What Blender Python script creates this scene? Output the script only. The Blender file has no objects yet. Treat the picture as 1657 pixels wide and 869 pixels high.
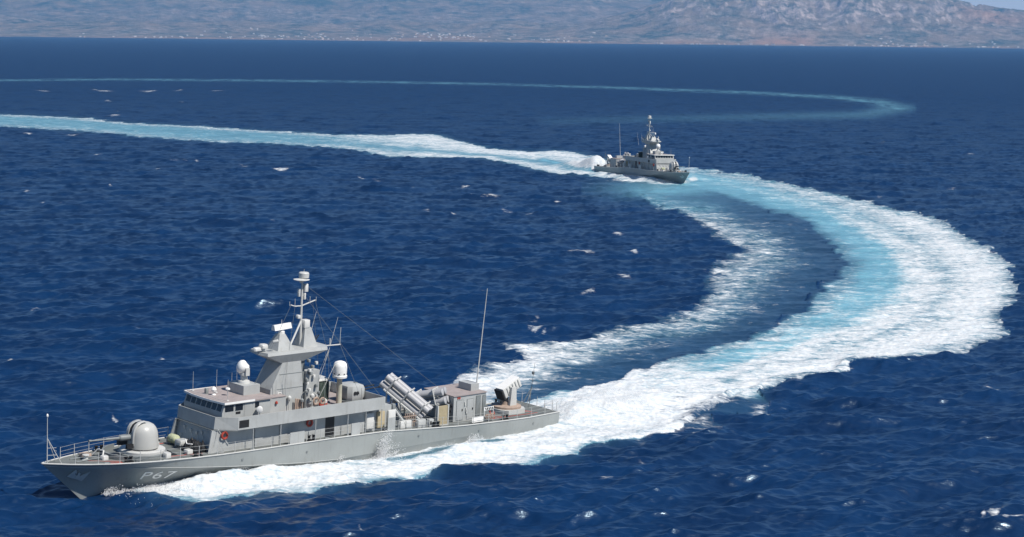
import bpy, bmesh, math, random
import numpy as np
from mathutils import Matrix, Vector

R = math.radians
scene = bpy.context.scene
col = scene.collection
rng = np.random.default_rng(7)
random.seed(7)

# ------------------------------------------------------------------ camera
F_PX, CAM_H, EYE_ROW, CAM_ROLL = 3400.0, 38.5, 61.0, R(0.674)
pitch = math.atan((434.5 - EYE_ROW) * math.cos(CAM_ROLL) / F_PX)
c_, s_ = math.cos(pitch), math.sin(pitch)
FWD = np.array([0, c_, -s_]); UP0 = np.array([0, s_, c_]); RT0 = np.array([1.0, 0, 0])
RT = RT0 * math.cos(CAM_ROLL) + UP0 * math.sin(CAM_ROLL)
UP = -RT0 * math.sin(CAM_ROLL) + UP0 * math.cos(CAM_ROLL)
CAM_O = np.array([0, 0, CAM_H])
cam_data = bpy.data.cameras.new('camera')
cam_data.sensor_width = 36.0
cam_data.lens = 36.0 * F_PX / 1657.0
cam_data.clip_start = 1.0
cam_data.clip_end = 90000.0
cam = bpy.data.objects.new('camera', cam_data)
col.objects.link(cam)
cam.matrix_world = Matrix(((RT[0], UP[0], -FWD[0], 0), (RT[1], UP[1], -FWD[1], 0),
                           (RT[2], UP[2], -FWD[2], CAM_H), (0, 0, 0, 1)))
scene.camera = cam

# ------------------------------------------------------------------ sky, sun, exposure
SUN_EL = R(52)
SUN_H = np.array([0.84, -0.54]); SUN_H = SUN_H / np.linalg.norm(SUN_H)
SUN_DIR = Vector((SUN_H[0] * math.cos(SUN_EL), SUN_H[1] * math.cos(SUN_EL), math.sin(SUN_EL)))
world = bpy.data.worlds.new('World')
scene.world = world
world.use_nodes = True
wn, wl = world.node_tree.nodes, world.node_tree.links
wn.clear()
wo = wn.new('ShaderNodeOutputWorld'); wb = wn.new('ShaderNodeBackground')
sky = wn.new('ShaderNodeTexSky')
sky.sky_type = 'NISHITA'; sky.sun_disc = False
sky.sun_elevation = SUN_EL
sky.sun_rotation = math.atan2(SUN_H[0], SUN_H[1])
sky.altitude = 0; sky.air_density = 1.0; sky.dust_density = 0.0; sky.ozone_density = 6.0
wb.inputs['Strength'].default_value = 0.068
wt = wn.new('ShaderNodeTexCoord'); wsep = wn.new('ShaderNodeSeparateXYZ'); wl.new(wt.outputs['Generated'], wsep.inputs[0])
wno = wn.new('ShaderNodeTexNoise'); wno.inputs['Scale'].default_value = 9.0; wno.inputs['Detail'].default_value = 7; wl.new(wt.outputs['Generated'], wno.inputs['Vector'])
def wmap(x, a, b):
    q = wn.new('ShaderNodeMapRange'); q.inputs['From Min'].default_value = a; q.inputs['From Max'].default_value = b; wl.new(x, q.inputs['Value']); return q.outputs[0]
def wmul(a, b):
    q = wn.new('ShaderNodeMath'); q.operation = 'MULTIPLY'; wl.new(a, q.inputs[0]); wl.new(b, q.inputs[1]); return q.outputs[0]
cmask = wmul(wmul(wmap(wsep.outputs[2], 0.09, 0.03), wmap(wsep.outputs[0], 0.10, 0.2)), wmul(wmap(wsep.outputs[1], 0.2, 0.6), wmap(wno.outputs['Fac'], 0.3, 0.55)))
wmx = wn.new('ShaderNodeMix'); wmx.data_type = 'RGBA'; wl.new(cmask, wmx.inputs[0]); wl.new(sky.outputs[0], wmx.inputs[6]); wmx.inputs[7].default_value = (15.0, 15.2, 15.6, 1)
wl.new(wmx.outputs[2], wb.inputs['Color'])
wl.new(wb.outputs[0], wo.inputs['Surface'])
sun_data = bpy.data.lights.new('sun', 'SUN')
sun_data.energy = 5.0; sun_data.angle = R(0.53); sun_data.color = (1.0, 0.95, 0.88)
sun = bpy.data.objects.new('sun', sun_data); col.objects.link(sun)
sun.rotation_euler = SUN_DIR.to_track_quat('Z', 'Y').to_euler()
scene.view_settings.view_transform = 'Standard'
scene.view_settings.look = 'None'
scene.view_settings.exposure = 0.3
scene.view_settings.gamma = 1.0
scene.view_settings.use_curve_mapping = False
scene.cycles.use_denoising = True
scene.cycles.max_bounces = 6
scene.cycles.volume_bounces = 0
scene.cycles.sample_clamp_direct = 2.5
scene.cycles.sample_clamp_indirect = 3.0
scene.cycles.caustics_reflective = False
scene.cycles.caustics_refractive = False

# ------------------------------------------------------------------ chart helpers (survey of the sea plane)
def chart_to_sea(u, v, z=0.0):
    d = FWD + RT * ((u - 828.5) / F_PX) - UP * ((v - 434.5) / F_PX)
    return CAM_O + d * ((z - CAM_H) / d[2])

def sea_to_chart(x, y):
    vx, vy, vz = x, y, -CAM_H
    zz = vx * FWD[0] + vy * FWD[1] + vz * FWD[2]
    zz = np.where(zz > 1.0, zz, 1.0)
    return (828.5 + F_PX * (vx * RT[0] + vy * RT[1] + vz * RT[2]) / zz,
            434.5 - F_PX * (vx * UP[0] + vy * UP[1] + vz * UP[2]) / zz)

def sstep(a, b, x):
    t = np.clip((x - a) / (b - a), 0, 1)
    return t * t * (3 - 2 * t)

def value_noise(x, y, seed):
    r = np.random.default_rng(seed).random((256, 256)).astype(np.float32)
    xi = np.floor(x).astype(np.int64); yi = np.floor(y).astype(np.int64)
    fx = x - xi; fy = y - yi
    fx = fx * fx * (3 - 2 * fx); fy = fy * fy * (3 - 2 * fy)
    a = r[xi & 255, yi & 255]; b = r[(xi + 1) & 255, yi & 255]
    c = r[xi & 255, (yi + 1) & 255]; d = r[(xi + 1) & 255, (yi + 1) & 255]
    return (a * (1 - fx) + b * fx) * (1 - fy) + (c * (1 - fx) + d * fx) * fy

def fbm(x, y, octaves, seed, gain=0.5, ridged=False):
    t = np.zeros_like(x, dtype=np.float64); a = 1.0; n = 0.0
    for o in range(octaves):
        q = value_noise(x * 2 ** o + 17.3 * o, y * 2 ** o - 9.1 * o, seed + o)
        if ridged: q = 1 - np.abs(2 * q - 1)
        t += a * q; n += a; a *= gain
    return t / n

def poly_dist(u, v, pts, sy=2.0):
    """distance from chart points to an open polyline and the running parameter, rows counted sy times"""
    best = np.full(u.shape, 1e9); tt = np.zeros(u.shape)
    for i in range(len(pts) - 1):
        ax, ay = pts[i]; bx, by = pts[i + 1]
        dx, dy = bx - ax, (by - ay) * sy
        px, py = u - ax, (v - ay) * sy
        t = np.clip((px * dx + py * dy) / (dx * dx + dy * dy + 1e-9), 0, 1)
        d = (px - t * dx) ** 2 + (py - t * dy) ** 2
        m = d < best
        best = np.where(m, d, best); tt = np.where(m, (i + t) / (len(pts) - 1), tt)
    return np.sqrt(best), tt

def inside(u, v, pts):
    r = np.zeros(u.shape, bool); n = len(pts)
    for i in range(n):
        x0, y0 = pts[i]; x1, y1 = pts[(i + 1) % n]
        if y0 == y1: continue
        c = ((y0 > v) != (y1 > v)) & (u < (x1 - x0) * (v - y0) / (y1 - y0) + x0)
        r ^= c
    return r

# ------------------------------------------------------------------ materials
def new_mat(name):
    m = bpy.data.materials.new(name); m.use_nodes = True
    nt = m.node_tree
    b = nt.nodes['Principled BSDF']
    return m, nt, b

def paint(name, colour, rough=0.5, var=0.12, scale=0.9, streak=0.0, metal=0.0, spec=0.4, dirt=(0.10, 0.085, 0.07)):
    m, nt, b = new_mat(name)
    N, L = nt.nodes, nt.links
    geo = N.new('ShaderNodeTexCoord')
    n1 = N.new('ShaderNodeTexNoise'); n1.inputs['Scale'].default_value = scale; n1.inputs['Detail'].default_value = 6
    L.new(geo.outputs['Object'], n1.inputs['Vector'])
    r = N.new('ShaderNodeMapRange'); r.inputs['From Min'].default_value = 0.3; r.inputs['From Max'].default_value = 0.7
    r.inputs['To Min'].default_value = 1 - var; r.inputs['To Max'].default_value = 1 + var
    L.new(n1.outputs['Fac'], r.inputs['Value'])
    mul = N.new('ShaderNodeVectorMath'); mul.operation = 'SCALE'
    mul.inputs[0].default_value = colour
    L.new(r.outputs[0], mul.inputs['Scale'])
    last = mul.outputs[0]
    if streak > 0:
        mp = N.new('ShaderNodeMapping'); mp.inputs['Scale'].default_value = (1.6, 1.6, 0.22)
        L.new(geo.outputs['Object'], mp.inputs['Vector'])
        n2 = N.new('ShaderNodeTexNoise'); n2.inputs['Scale'].default_value = 2.2; n2.inputs['Detail'].default_value = 5
        L.new(mp.outputs[0], n2.inputs['Vector'])
        r2 = N.new('ShaderNodeMapRange'); r2.inputs['From Min'].default_value = 0.55; r2.inputs['From Max'].default_value = 0.8
        r2.inputs['To Min'].default_value = 0; r2.inputs['To Max'].default_value = streak
        L.new(n2.outputs['Fac'], r2.inputs['Value'])
        mx = N.new('ShaderNodeMix'); mx.data_type = 'RGBA'
        L.new(r2.outputs[0], mx.inputs[0]); L.new(last, mx.inputs[6]); mx.inputs[7].default_value = (*dirt, 1)
        last = mx.outputs[2]
    L.new(last, b.inputs['Base Color'])
    b.inputs['Roughness'].default_value = rough
    b.inputs['Metallic'].default_value = metal
    b.inputs['Specular IOR Level'].default_value = spec
    return m

M = {}
M['hull'] = paint('hull_grey_shaded', (0.275, 0.292, 0.285), 0.45, 0.09, 0.35, 0.32, dirt=(0.15, 0.135, 0.11))  # same ship grey, with the flared hull's weaker sunlight put into the colour
M['grey'] = paint('grey_paint', (0.37, 0.38, 0.372), 0.5, 0.09, 0.8, 0.32, dirt=(0.17, 0.15, 0.12))
M['grey_dark'] = paint('darker_grey_paint', (0.18, 0.195, 0.195), 0.5, 0.1, 0.9, 0.2)
M['pale'] = paint('pale_grey_paint', (0.5, 0.5, 0.48), 0.45, 0.06, 1.2, 0.12, dirt=(0.25, 0.22, 0.18))
M['deck'] = paint('deck_nonskid', (0.125, 0.135, 0.13), 0.85, 0.2, 1.3)
M['roof'] = paint('brownish_roof_nonskid', (0.29, 0.25, 0.24), 0.85, 0.12, 1.5)
M['white'] = paint('white_paint', (0.78, 0.77, 0.74), 0.4, 0.05, 1.5)
M['black'] = paint('black_rubber', (0.012, 0.012, 0.013), 0.6, 0.2, 3)
M['red'] = paint('red_paint', (0.33, 0.04, 0.022), 0.55, 0.15, 4)
M['deck_red'] = paint('worn_red_deck_line', (0.34, 0.075, 0.055), 0.85, 0.3, 6)
M['beige'] = paint('beige_canvas', (0.36, 0.30, 0.19), 0.8, 0.1, 2)
M['tan'] = paint('brown_canvas', (0.33, 0.25, 0.20), 0.85, 0.15, 3)
M['green'] = paint('dark_green_canvas', (0.03, 0.045, 0.035), 0.8, 0.2, 2)
M['lime'] = paint('pale_green_rope', (0.40, 0.42, 0.27), 0.8, 0.25, 5)
M['glass'] = paint('dark_bridge_glass', (0.012, 0.015, 0.02), 0.08, 0.1, 2, spec=0.6)
M['letter'] = paint('white_lettering', (0.8, 0.8, 0.78), 0.5, 0.06, 4)

# ------------------------------------------------------------------ mesh builder
class MB:
    def __init__(s): s.v = []; s.f = []
    def add(s, vs, fs, T=None):
        o = len(s.v)
        if T is not None: vs = [tuple(T @ Vector(p)) for p in vs]
        s.v += [tuple(map(float, p)) for p in vs]; s.f += [tuple(i + o for i in q) for q in fs]
        return s
    def box(s, x0, x1, y0, y1, z0, z1, T=None):
        vs = [(x0, y0, z0), (x1, y0, z0), (x1, y1, z0), (x0, y1, z0), (x0, y0, z1), (x1, y0, z1), (x1, y1, z1), (x0, y1, z1)]
        return s.add(vs, [(0, 3, 2, 1), (4, 5, 6, 7), (0, 1, 5, 4), (1, 2, 6, 5), (2, 3, 7, 6), (3, 0, 4, 7)], T)
    def rbox(s, x0, x1, y0, y1, z0, z1, b, T=None):
        # box with chamfered upright and top edges
        b = min(b, (x1 - x0) / 2.1, (y1 - y0) / 2.1)
        pl = lambda e: [(x0 + e + b, y0 + e), (x1 - e - b, y0 + e), (x1 - e, y0 + e + b), (x1 - e, y1 - e - b),
                        (x1 - e - b, y1 - e), (x0 + e + b, y1 - e), (x0 + e, y1 - e - b), (x0 + e, y0 + e + b)]
        return s.loft([[(*p, z0) for p in pl(0)], [(*p, z1 - b) for p in pl(0)], [(*p, z1) for p in pl(b * 0.6)]], T=T)
    def loft(s, rings, cap=True, T=None, closed=True):
        n = len(rings[0]); vs = [p for r in rings for p in r]; fs = []
        for i in range(len(rings) - 1):
            for j in range(n if closed else n - 1):
                k = (j + 1) % n
                fs.append((i * n + j, i * n + k, (i + 1) * n + k, (i + 1) * n + j))
        if cap:
            fs.append(tuple(reversed(range(n)))); fs.append(tuple((len(rings) - 1) * n + j for j in range(n)))
        return s.add(vs, fs, T)
    def prism(s, poly, z0, z1, top=None, T=None):
        top = top or poly
        return s.loft([[(x, y, z0) for x, y in poly], [(x, y, z1) for x, y in top]], T=T)
    def tube(s, p, q, r, n=8, r2=None, T=None):
        p, q = Vector(p), Vector(q); d = (q - p).normalized()
        a = d.orthogonal().normalized(); b = d.cross(a); r2 = r if r2 is None else r2
        ring = lambda c, rr: [tuple(c + (a * math.cos(2 * math.pi * i / n) + b * math.sin(2 * math.pi * i / n)) * rr) for i in range(n)]
        return s.loft([ring(p, r), ring(q, r2)], T=T)
    def path(s, pts, r, n=6):
        for a, b in zip(pts[:-1], pts[1:]): s.tube(a, b, r, n)
        return s
    def lathe(s, prof, n=24, T=None, cx=0, cy=0):
        return s.loft([[(cx + r * math.cos(2 * math.pi * i / n), cy + r * math.sin(2 * math.pi * i / n), z) for i in range(n)] for r, z in prof], T=T)
    def lathe_ax(s, p, q, prof, n=16):
        """profile of (radius, distance) turned about the line p-q"""
        p, q = Vector(p), Vector(q); d = (q - p).normalized(); a = d.orthogonal().normalized(); b = d.cross(a)
        return s.loft([[tuple(p + d * h + (a * math.cos(2 * math.pi * i / n) + b * math.sin(2 * math.pi * i / n)) * r) for i in range(n)] for r, h in prof])
    def torus(s, c, R0, r, ax='z', n=20, m=8, a0=0, a1=2 * math.pi, T=None):
        rings = []
        full = abs(a1 - a0 - 2 * math.pi) < 1e-3
        for i in range(n + 1):
            t = a0 + (a1 - a0) * i / n; ring = []
            for j in range(m):
                q = 2 * math.pi * j / m; rr = R0 + r * math.cos(q); h = r * math.sin(q)
                p = {'z': (rr * math.cos(t), rr * math.sin(t), h), 'y': (rr * math.cos(t), h, rr * math.sin(t)), 'x': (h, rr * math.cos(t), rr * math.sin(t))}[ax]
                ring.append((c[0] + p[0], c[1] + p[1], c[2] + p[2]))
            rings.append(ring)
        return s.loft(rings, cap=not full, T=T)
    def build(s, name, mat, parent=None, smooth=38):
        me = bpy.data.meshes.new(name)
        me.from_pydata(s.v, [], s.f)
        bm = bmesh.new(); bm.from_mesh(me)
        bmesh.ops.recalc_face_normals(bm, faces=bm.faces[:]); bm.to_mesh(me); bm.free()
        me.materials.append(mat)
        if smooth:
            me.polygons.foreach_set('use_smooth', [True] * len(me.polygons))
            me.set_sharp_from_angle(angle=R(smooth))
        o = bpy.data.objects.new(name, me); col.objects.link(o)
        if parent: o.parent = parent
        return o

def tag(o, label=None, cat=None, group=None, kind=None):
    if label: o['label'] = label
    if cat: o['category'] = cat
    if group: o['group'] = group
    if kind: o['kind'] = kind
    return o

def put(src, parent, loc, rotz=0.0):
    c = src.copy(); col.objects.link(c); c.parent = parent; c.location = loc; c.rotation_euler = (0, 0, rotz)
    return c

# ------------------------------------------------------------------ patrol ship (x forward from the transom, y to port, z up from the waterline)
LOA = 57.2
kx = lambda keys: (lambda x: np.interp(x, [k[0] for k in keys], [k[1] for k in keys]))
deck_y = kx([(0, 3.1), (3, 3.3), (9, 3.65), (14, 3.85), (21, 3.95), (30, 4.0), (38, 3.98), (42, 3.85), (45, 3.62), (48, 3.22), (50, 2.85), (52, 2.35), (54, 1.68), (55.5, 1.0), (56.6, 0.4), (57.2, 0.04)])
deck_z = kx([(0, 1.55), (5, 1.56), (14, 1.92), (21, 2.4), (24, 2.62), (30, 2.74), (42, 2.8), (48, 2.86), (52, 2.96), (55, 3.1), (57.2, 3.25)])
kn_y = kx([(0, 3.06), (3, 3.25), (9, 3.6), (14, 3.8), (21, 3.9), (30, 3.95), (38, 3.9), (42, 3.72), (45, 3.45), (48, 3.0), (50, 2.6), (52, 2.1), (54, 1.42), (55.5, 0.82), (56.6, 0.33), (57.2, 0.03)])
kn_z = kx([(0, 0.85), (20, 0.85), (30, 0.72), (34, 0.9), (42, 1.6), (48, 2.2), (52, 2.55), (55, 2.8), (57.2, 3.02)])
wl_y = kx([(0, 2.95), (10, 3.45), (20, 3.65), (28, 3.6), (35, 3.15), (41, 2.4), (46, 1.65), (50, 1.0), (53, 0.5), (55.5, 0.18), (57.2, 0.02)])
stem_x = lambda z: 53.75 + (1.06 if z > 0 else 1.0) * z
def station(X):
    dy, dz, ky, kz, wy = (float(f(X)) for f in (deck_y, deck_z, kn_y, kn_z, wl_y))
    lv = [(dy, dz), (ky, kz), (ky * 0.62 + wy * 0.38, kz * 0.66), (ky * 0.3 + wy * 0.7, kz * 0.33), (wy, 0.0), (wy * 0.75, -1.2), (0.0, -2.0)]
    return [(X * stem_x(z) / LOA, y, z) for y, z in lv]
def deck_pt(X, inset=0.0):
    p = station(X)[0]
    return (p[0], max(p[1] - inset, 0.0), p[2])
def hull_y(x, z):
    X = x * LOA / stem_x(z); st = station(X)
    return float(np.interp(z, [p[2] for p in st[::-1]], [p[1] for p in st[::-1]]))

def build_ship():
    root = bpy.data.objects.new('patrol_boat', None); col.objects.link(root)
    G, GD, P, D, W, K = M['grey'], M['grey_dark'], M['pale'], M['deck'], M['white'], M['black']
    XS = sorted(set(list(np.linspace(0, 45, 31)) + list(np.linspace(45, 57.2, 30))))
    # hull
    mb = MB(); rings = []
    for X in XS:
        st = station(X)
        rings.append(st + [(p[0], -p[1], p[2]) for p in st[-2::-1]])
    mb.loft(rings, cap=False, closed=False)
    n = len(rings[0]); mb.f.append(tuple(range(n)))
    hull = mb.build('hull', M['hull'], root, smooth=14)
    mb = MB(); v = []
    for X in XS: v += [deck_pt(X), (deck_pt(X)[0], -deck_pt(X)[1], deck_pt(X)[2])]
    mb.add(v, [(2 * i, 2 * i + 1, 2 * i + 3, 2 * i + 2) for i in range(len(XS) - 1)])
    mb.build('main_deck', D, root)
    mb = MB()
    for sg in (1, -1):
        mb.path([(deck_pt(X)[0], sg * (deck_pt(X)[1] + 0.01), deck_pt(X)[2] + 0.03) for X in XS], 0.06, 6)
    mb.build('gunwale', P, root)
    # knuckle line highlight (spray rail)
    mb = MB()
    for sg in (1, -1):
        mb.path([(station(X)[1][0], sg * (station(X)[1][1] + 0.015), station(X)[1][2]) for X in XS if X > 29], 0.035, 5)
    mb.build('spray_rail', G, root)
    # pennant number on both bows, laid on the flare
    def pennant(sg):
        cu = bpy.data.curves.new('txt', 'FONT'); cu.body = 'P67'; cu.size = 1.0; cu.space_character = 1.12; cu.resolution_u = 6
        cu.shear = 0.0
        to = bpy.data.objects.new('txt', cu); col.objects.link(to)
        dg = bpy.context.evaluated_depsgraph_get(); dg.update()
        me = bpy.data.meshes.new_from_object(to.evaluated_get(dg))
        bpy.data.objects.remove(to)
        bm = bmesh.new(); bm.from_mesh(me)
        for _ in range(2):
            bmesh.ops.subdivide_edges(bm, edges=[e for e in bm.edges if e.calc_length() > 0.12], cuts=1)
        bmesh.ops.triangulate(bm, faces=bm.faces[:])
        w = max(p.co.x for p in bm.verts); h = max(p.co.y for p in bm.verts)
        for p in bm.verts:
            a, b = p.co.x / w, p.co.y / h
            x = 48.8 - a * 3.05 if sg > 0 else 45.75 + a * 3.05
            zc = np.interp(x, [45.7, 48.8], [0.93, 1.12])
            z = zc + b * 0.74
            x2 = x - 0.1 * b
            p.co = (x2, sg * (hull_y(x2, z) + 0.03), z)
        bmesh.ops.solidify(bm, geom=bm.faces[:], thickness=0.012)
        bm.to_mesh(me); bm.free(); me.materials.clear(); me.materials.append(M['letter'])
        me.name = 'pennant_number'
        o = bpy.data.objects.new('pennant_number', me); col.objects.link(o); o.parent = root
        return o
    pennant(1)['label'] = 'white pennant number reading P67'
    # anchors in pockets
    for sg in (1, -1):
        mb = MB(); x0, z0 = 54.3, 2.05
        y0 = hull_y(x0, z0) + 0.02
        yy = lambda x, z: sg * (hull_y(x, z) + 0.05)
        def plate(pts, t=0.09):
            a = [(x, yy(x, z) + sg * 0.02, z) for x, z in pts]; b = [(x, yy(x, z) + sg * (t + 0.05), z) for x, z in pts]
            mb.loft([a, b])
        plate([(55.05, 1.95), (54.2, 1.62), (54.25, 1.85), (54.55, 2.62)])
        plate([(54.2, 1.62), (53.75, 1.42), (53.35, 2.35), (54.05, 1.95)])
        plate([(54.35, 1.7), (54.05, 1.62), (54.15, 2.3), (54.3, 2.3)], 0.16)
        mb.build('anchor', P, root)
        mb = MB(); mb.lathe_ax((54.25, yy(54.25, 2.3) - sg * 0.1, 2.3), (54.25, yy(54.25, 2.3) + sg * 1, 2.2), [(0.28, 0), (0.28, 0.14), (0.2, 0.16)], 14)
        mb.build('hawse_pipe', GD, root)
    # ---------------- jackstaff tripod on the bow
    mb = MB(); zb = 3.2
    mb.tube((56.7, 0, zb), (56.75, 0, 7.15), 0.05, 6, 0.03); mb.tube((55.6, 0.45, zb - .05), (56.7, 0, 5.3), 0.03, 6); mb.tube((55.6, -0.45, zb - .05), (56.7, 0, 5.3), 0.03, 6)
    mb.tube((55.95, -0.2, 4.2), (55.95, 0.2, 4.2), 0.02, 5); mb.tube((56.0, 0.3, 3.9), (56.75, 0, 3.9), 0.02, 5); mb.tube((56.0, 0.25, 4.5), (56.72, 0, 4.5), 0.02, 5)
    jack = mb.build('jackstaff', P, root)
    mb = MB(); mb.lathe([(0.05, 7.1), (0.09, 7.16), (0.09, 7.32), (0.03, 7.4)], 8, cx=56.75); mb.build('navigation_light', W, jack)
    # ---------------- foredeck fittings
    mb = MB()
    mb.lathe([(0.34, 2.9), (0.34, 3.05), (0.2, 3.1), (0.17, 3.35), (0.3, 3.4), (0.3, 3.46), (0.1, 3.5)], 14, cx=53.0, cy=0.0); mb.build('capstan', P, root)
    for cy in (0.55, -0.55):
        mb = MB(); mb.path([(54.2, cy, 3.1), (53.4, cy * 0.9, 3.12), (52.6, cy * 0.6, 3.12), (51.7, cy * 0.5, 3.08)], 0.06, 6); mb.build('anchor_chain', GD, root)
    mb = MB(); mb.rbox(52.0, 52.9, -1.3, -0.6, 2.95, 3.35, 0.08); mb.build('tan_locker', M['tan'], root)
    mb = MB(); mb.rbox(51.2, 51.8, 0.2, 0.75, 2.9, 3.3, 0.08); mb.build('locker', P, root)
    mb = MB(); mb.path([(51.6, -1.2, 3.0), (51.3, -0.9, 3.5), (51.2, -0.1, 3.55), (51.5, 0.2, 3.1)], 0.07, 8); mb.build('mushroom_vent', P, root)
    def marking(x0, y0, x1, y1, w):
        zz = lambda x: float(deck_z(x)) + 0.022
        d = Vector((x1 - x0, y1 - y0)); nn = Vector((-d.y, d.x)).normalized() * w / 2
        q = [(x0 + nn.x, y0 + nn.y, zz(x0)), (x1 + nn.x, y1 + nn.y, zz(x1)), (x1 - nn.x, y1 - nn.y, zz(x1)), (x0 - nn.x, y0 - nn.y, zz(x0))]
        m2 = MB(); m2.loft([[(p[0], p[1], p[2] - 0.012) for p in q], q]); m2.build('deck_marking', M['deck_red'], root)
    for a in ((53.2, 0.3, 50.6, 1.7, 0.16), (51.8, 1.95, 50.3, 2.3, 0.5), (46.2, -1.8, 43.6, -2.2, 0.2), (46.0, 2.2, 43.0, 2.6, 0.22), (8.6, 2.3, 2.2, 2.2, 0.14), (8.4, 0.8, 6.4, 2.2, 0.14), (3.2, 0.6, 2.4, 1.6, 0.35)): marking(*a)
    # gun platform
    mb = MB()
    mb.lathe([(2.1, 2.7), (2.1, 3.06), (2.0, 3.12), (1.0, 3.12)], 32, cx=47.4); plat = mb.build('gun_platform', GD, root)
    mb = MB(); mb.lathe([(1.95, 3.121), (1.95, 3.3), (1.75, 3.34), (0.8, 3.34)], 32, cx=47.4); mb.build('turret_ring', P, plat)
    mb = MB()
    for rr, a0, a1 in ((3.0, -1.25, 1.25),):
        ring0, ring1 = [], []
        for i in range(25):
            t = a0 + (a1 - a0) * i / 24
            ring0.append((47.4 + rr * math.cos(t) * 1.15, rr * math.sin(t) * 0.93))
            ring1.append((47.4 + (rr + 0.12) * math.cos(t) * 1.15, (rr + 0.12) * math.sin(t) * 0.93))
        for i in range(24):
            zz = float(deck_z(ring0[i][0]))
            a, b, c, d = ring0[i], ring0[i + 1], ring1[i + 1], ring1[i]
            mb.prism([a, b, c, d], zz - 0.02, zz + 0.42)
    mb.build('breakwater', GD, root)
    mb = MB(); mb.prism([(44.6, -2.1), (45.2, 2.0), (46.9, 1.6), (46.2, -1.2)], 2.84, 2.872); mb.build('rubber_deck_mat', K, root)
    mb = MB(); mb.rbox(46.2, 46.75, 2.0, 2.6, 2.85, 3.3, 0.06); mb.build('locker', P, root)
    # turret
    mb = MB()
    mb.lathe([(1.36, 3.45), (1.38, 3.55), (1.35, 3.9), (1.3, 4.5), (1.24, 4.85), (1.12, 5.14), (0.92, 5.38), (0.62, 5.54), (0.3, 5.61), (0.02, 5.62)], 36, cx=47.4)
    tur = mb.build('gun_turret', M['pale_gun'], root)
    mb = MB(); mb.lathe([(1.3, 3.34), (1.34, 3.46)], 30, cx=47.4); mb.build('turret_skirt', K, tur)
    # raised cheek with the barrel slot
    mb = MB(); rings = []
    for sg in (0,):
        prof = [(1.42, 3.6), (1.46, 3.9), (1.44, 4.5), (1.40, 4.9), (1.28, 5.25), (1.05, 5.54), (0.7, 5.72), (0.3, 5.8), (0.0, 5.8)]
        for r, z in prof:
            r *= 0.87; z = 3.57 + (z - 3.6) * 0.965
            rings.append([(47.4 + r, -0.62, z), (47.4 + r + 0.07, -0.55, z + 0.03), (47.4 + r + 0.07, -0.22, z + 0.03), (47.4 + r, -0.20, z)])
        mb.loft(rings)
        rings = []
        for r, z in prof:
            r *= 0.87; z = 3.57 + (z - 3.6) * 0.985
            rings.append([(47.4 + r, 0.20, z), (47.4 + r + 0.07, 0.22, z + 0.03), (47.4 + r + 0.07, 0.5, z + 0.03), (47.4 + r - 0.05, 0.58, z)])
        mb.loft(rings)
    mb.build('gun_cheek', M['pale_gun'], tur)
    mb = MB(); rings = []
    for r, z in [(1.44, 3.7), (1.47, 3.95), (1.45, 4.5), (1.41, 4.9), (1.29, 5.25), (1.06, 5.54), (0.72, 5.72)]:
        r *= 0.87; z = 3.57 + (z - 3.6) * 0.97
        rings.append([(47.4 + r - 0.3, -0.2, z - 0.05), (47.4 + r + 0.02, -0.2, z), (47.4 + r + 0.02, 0.2, z), (47.4 + r - 0.3, 0.2, z - 0.05)])
    mb.loft(rings); mb.build('barrel_slot', K, tur)
    mb = MB(); mb.lathe_ax((48.5, 0, 4.42), (53, 0, 4.6), [(0.26, 0), (0.26, 1.15), (0.2, 1.25), (0.13, 1.3), (0.11, 2.5), (0.075, 2.6), (0.065, 4.0), (0.1, 4.02), (0.1, 4.25), (0.05, 4.26)], 14)
    mb.build('gun_barrel', GD, tur)
    mb = MB(); mb.box(48.3, 49.6, -0.62, -0.3, 3.75, 4.15); mb.box(48.2, 49.3, 0.3, 0.55, 3.55, 3.95); mb.build('gun_cradle', K, tur)
    # life raft drum, boxes, black net heap in front of the house
    def canister(p, q, r, mat, name='life_raft'):
        L = (Vector(q) - Vector(p)).length; m2 = MB()
        m2.lathe_ax(p, q, [(r * 0.5, 0), (r * 0.88, r * 0.2), (r, r * 0.45), (r, L * 0.48), (r * 1.05, L * 0.485), (r * 1.05, L * 0.515), (r, L * 0.52), (r, L - r * 0.45), (r * 0.88, L - r * 0.2), (r * 0.5, L)], 18)
        return m2.build(name, mat, root)
    canister((43.35, -1.85, 3.35), (43.25, -0.75, 3.35), 0.4, M['lime'], 'rope_drum')
    for y in (-1.95, -0.65):
        mb = MB(); mb.box(43.0, 43.6, y - .05, y + .05, 2.8, 3.4); mb.build('drum_cradle', P, root)
    mb = MB(); mb.rbox(43.0, 43.9, -0.3, 0.55, 3.15, 3.6, 0.06); mb.tube((43.45, 0.1, 2.8), (43.45, 0.1, 3.2), 0.13, 8); mb.build('ammunition_locker', G, root)
    mb = MB(); mb.rbox(44.6, 45.3, -2.3, -1.5, 2.85, 3.2, 0.06); mb.build('locker', P, root)
    mb = MB(); rr = random.Random(3)
    for i in range(26):
        x, y = 43.1 + rr.uniform(-0.5, 0.6), 1.55 + rr.uniform(-0.75, 0.75)
        mb.lathe([(0.1, 2.8), (0.34, 2.9), (0.36, 3.1), (0.2, 3.3 + rr.uniform(-.1, .4)), (0.02, 3.4 + rr.uniform(0, .5))], 8, cx=x, cy=y)
    mb.build('black_net', K, root)
    mb = MB(); mb.path([(43.6, 0.9, 3.8), (43.8, 1.4, 3.5), (43.7, 2.0, 3.6), (43.4, 2.4, 3.2)], 0.05, 6); mb.build('white_hose', W, root)
    mb = MB(); mb.rbox(43.9, 44.5, 1.9, 2.5, 2.9, 3.25, 0.05); mb.tube((44.2, 2.2, 2.8), (44.2, 2.2, 2.95), 0.2, 8); mb.build('deck_vent', P, root)
    # ---------------- lower house
    Z1 = 4.86
    mb = MB()
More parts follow.
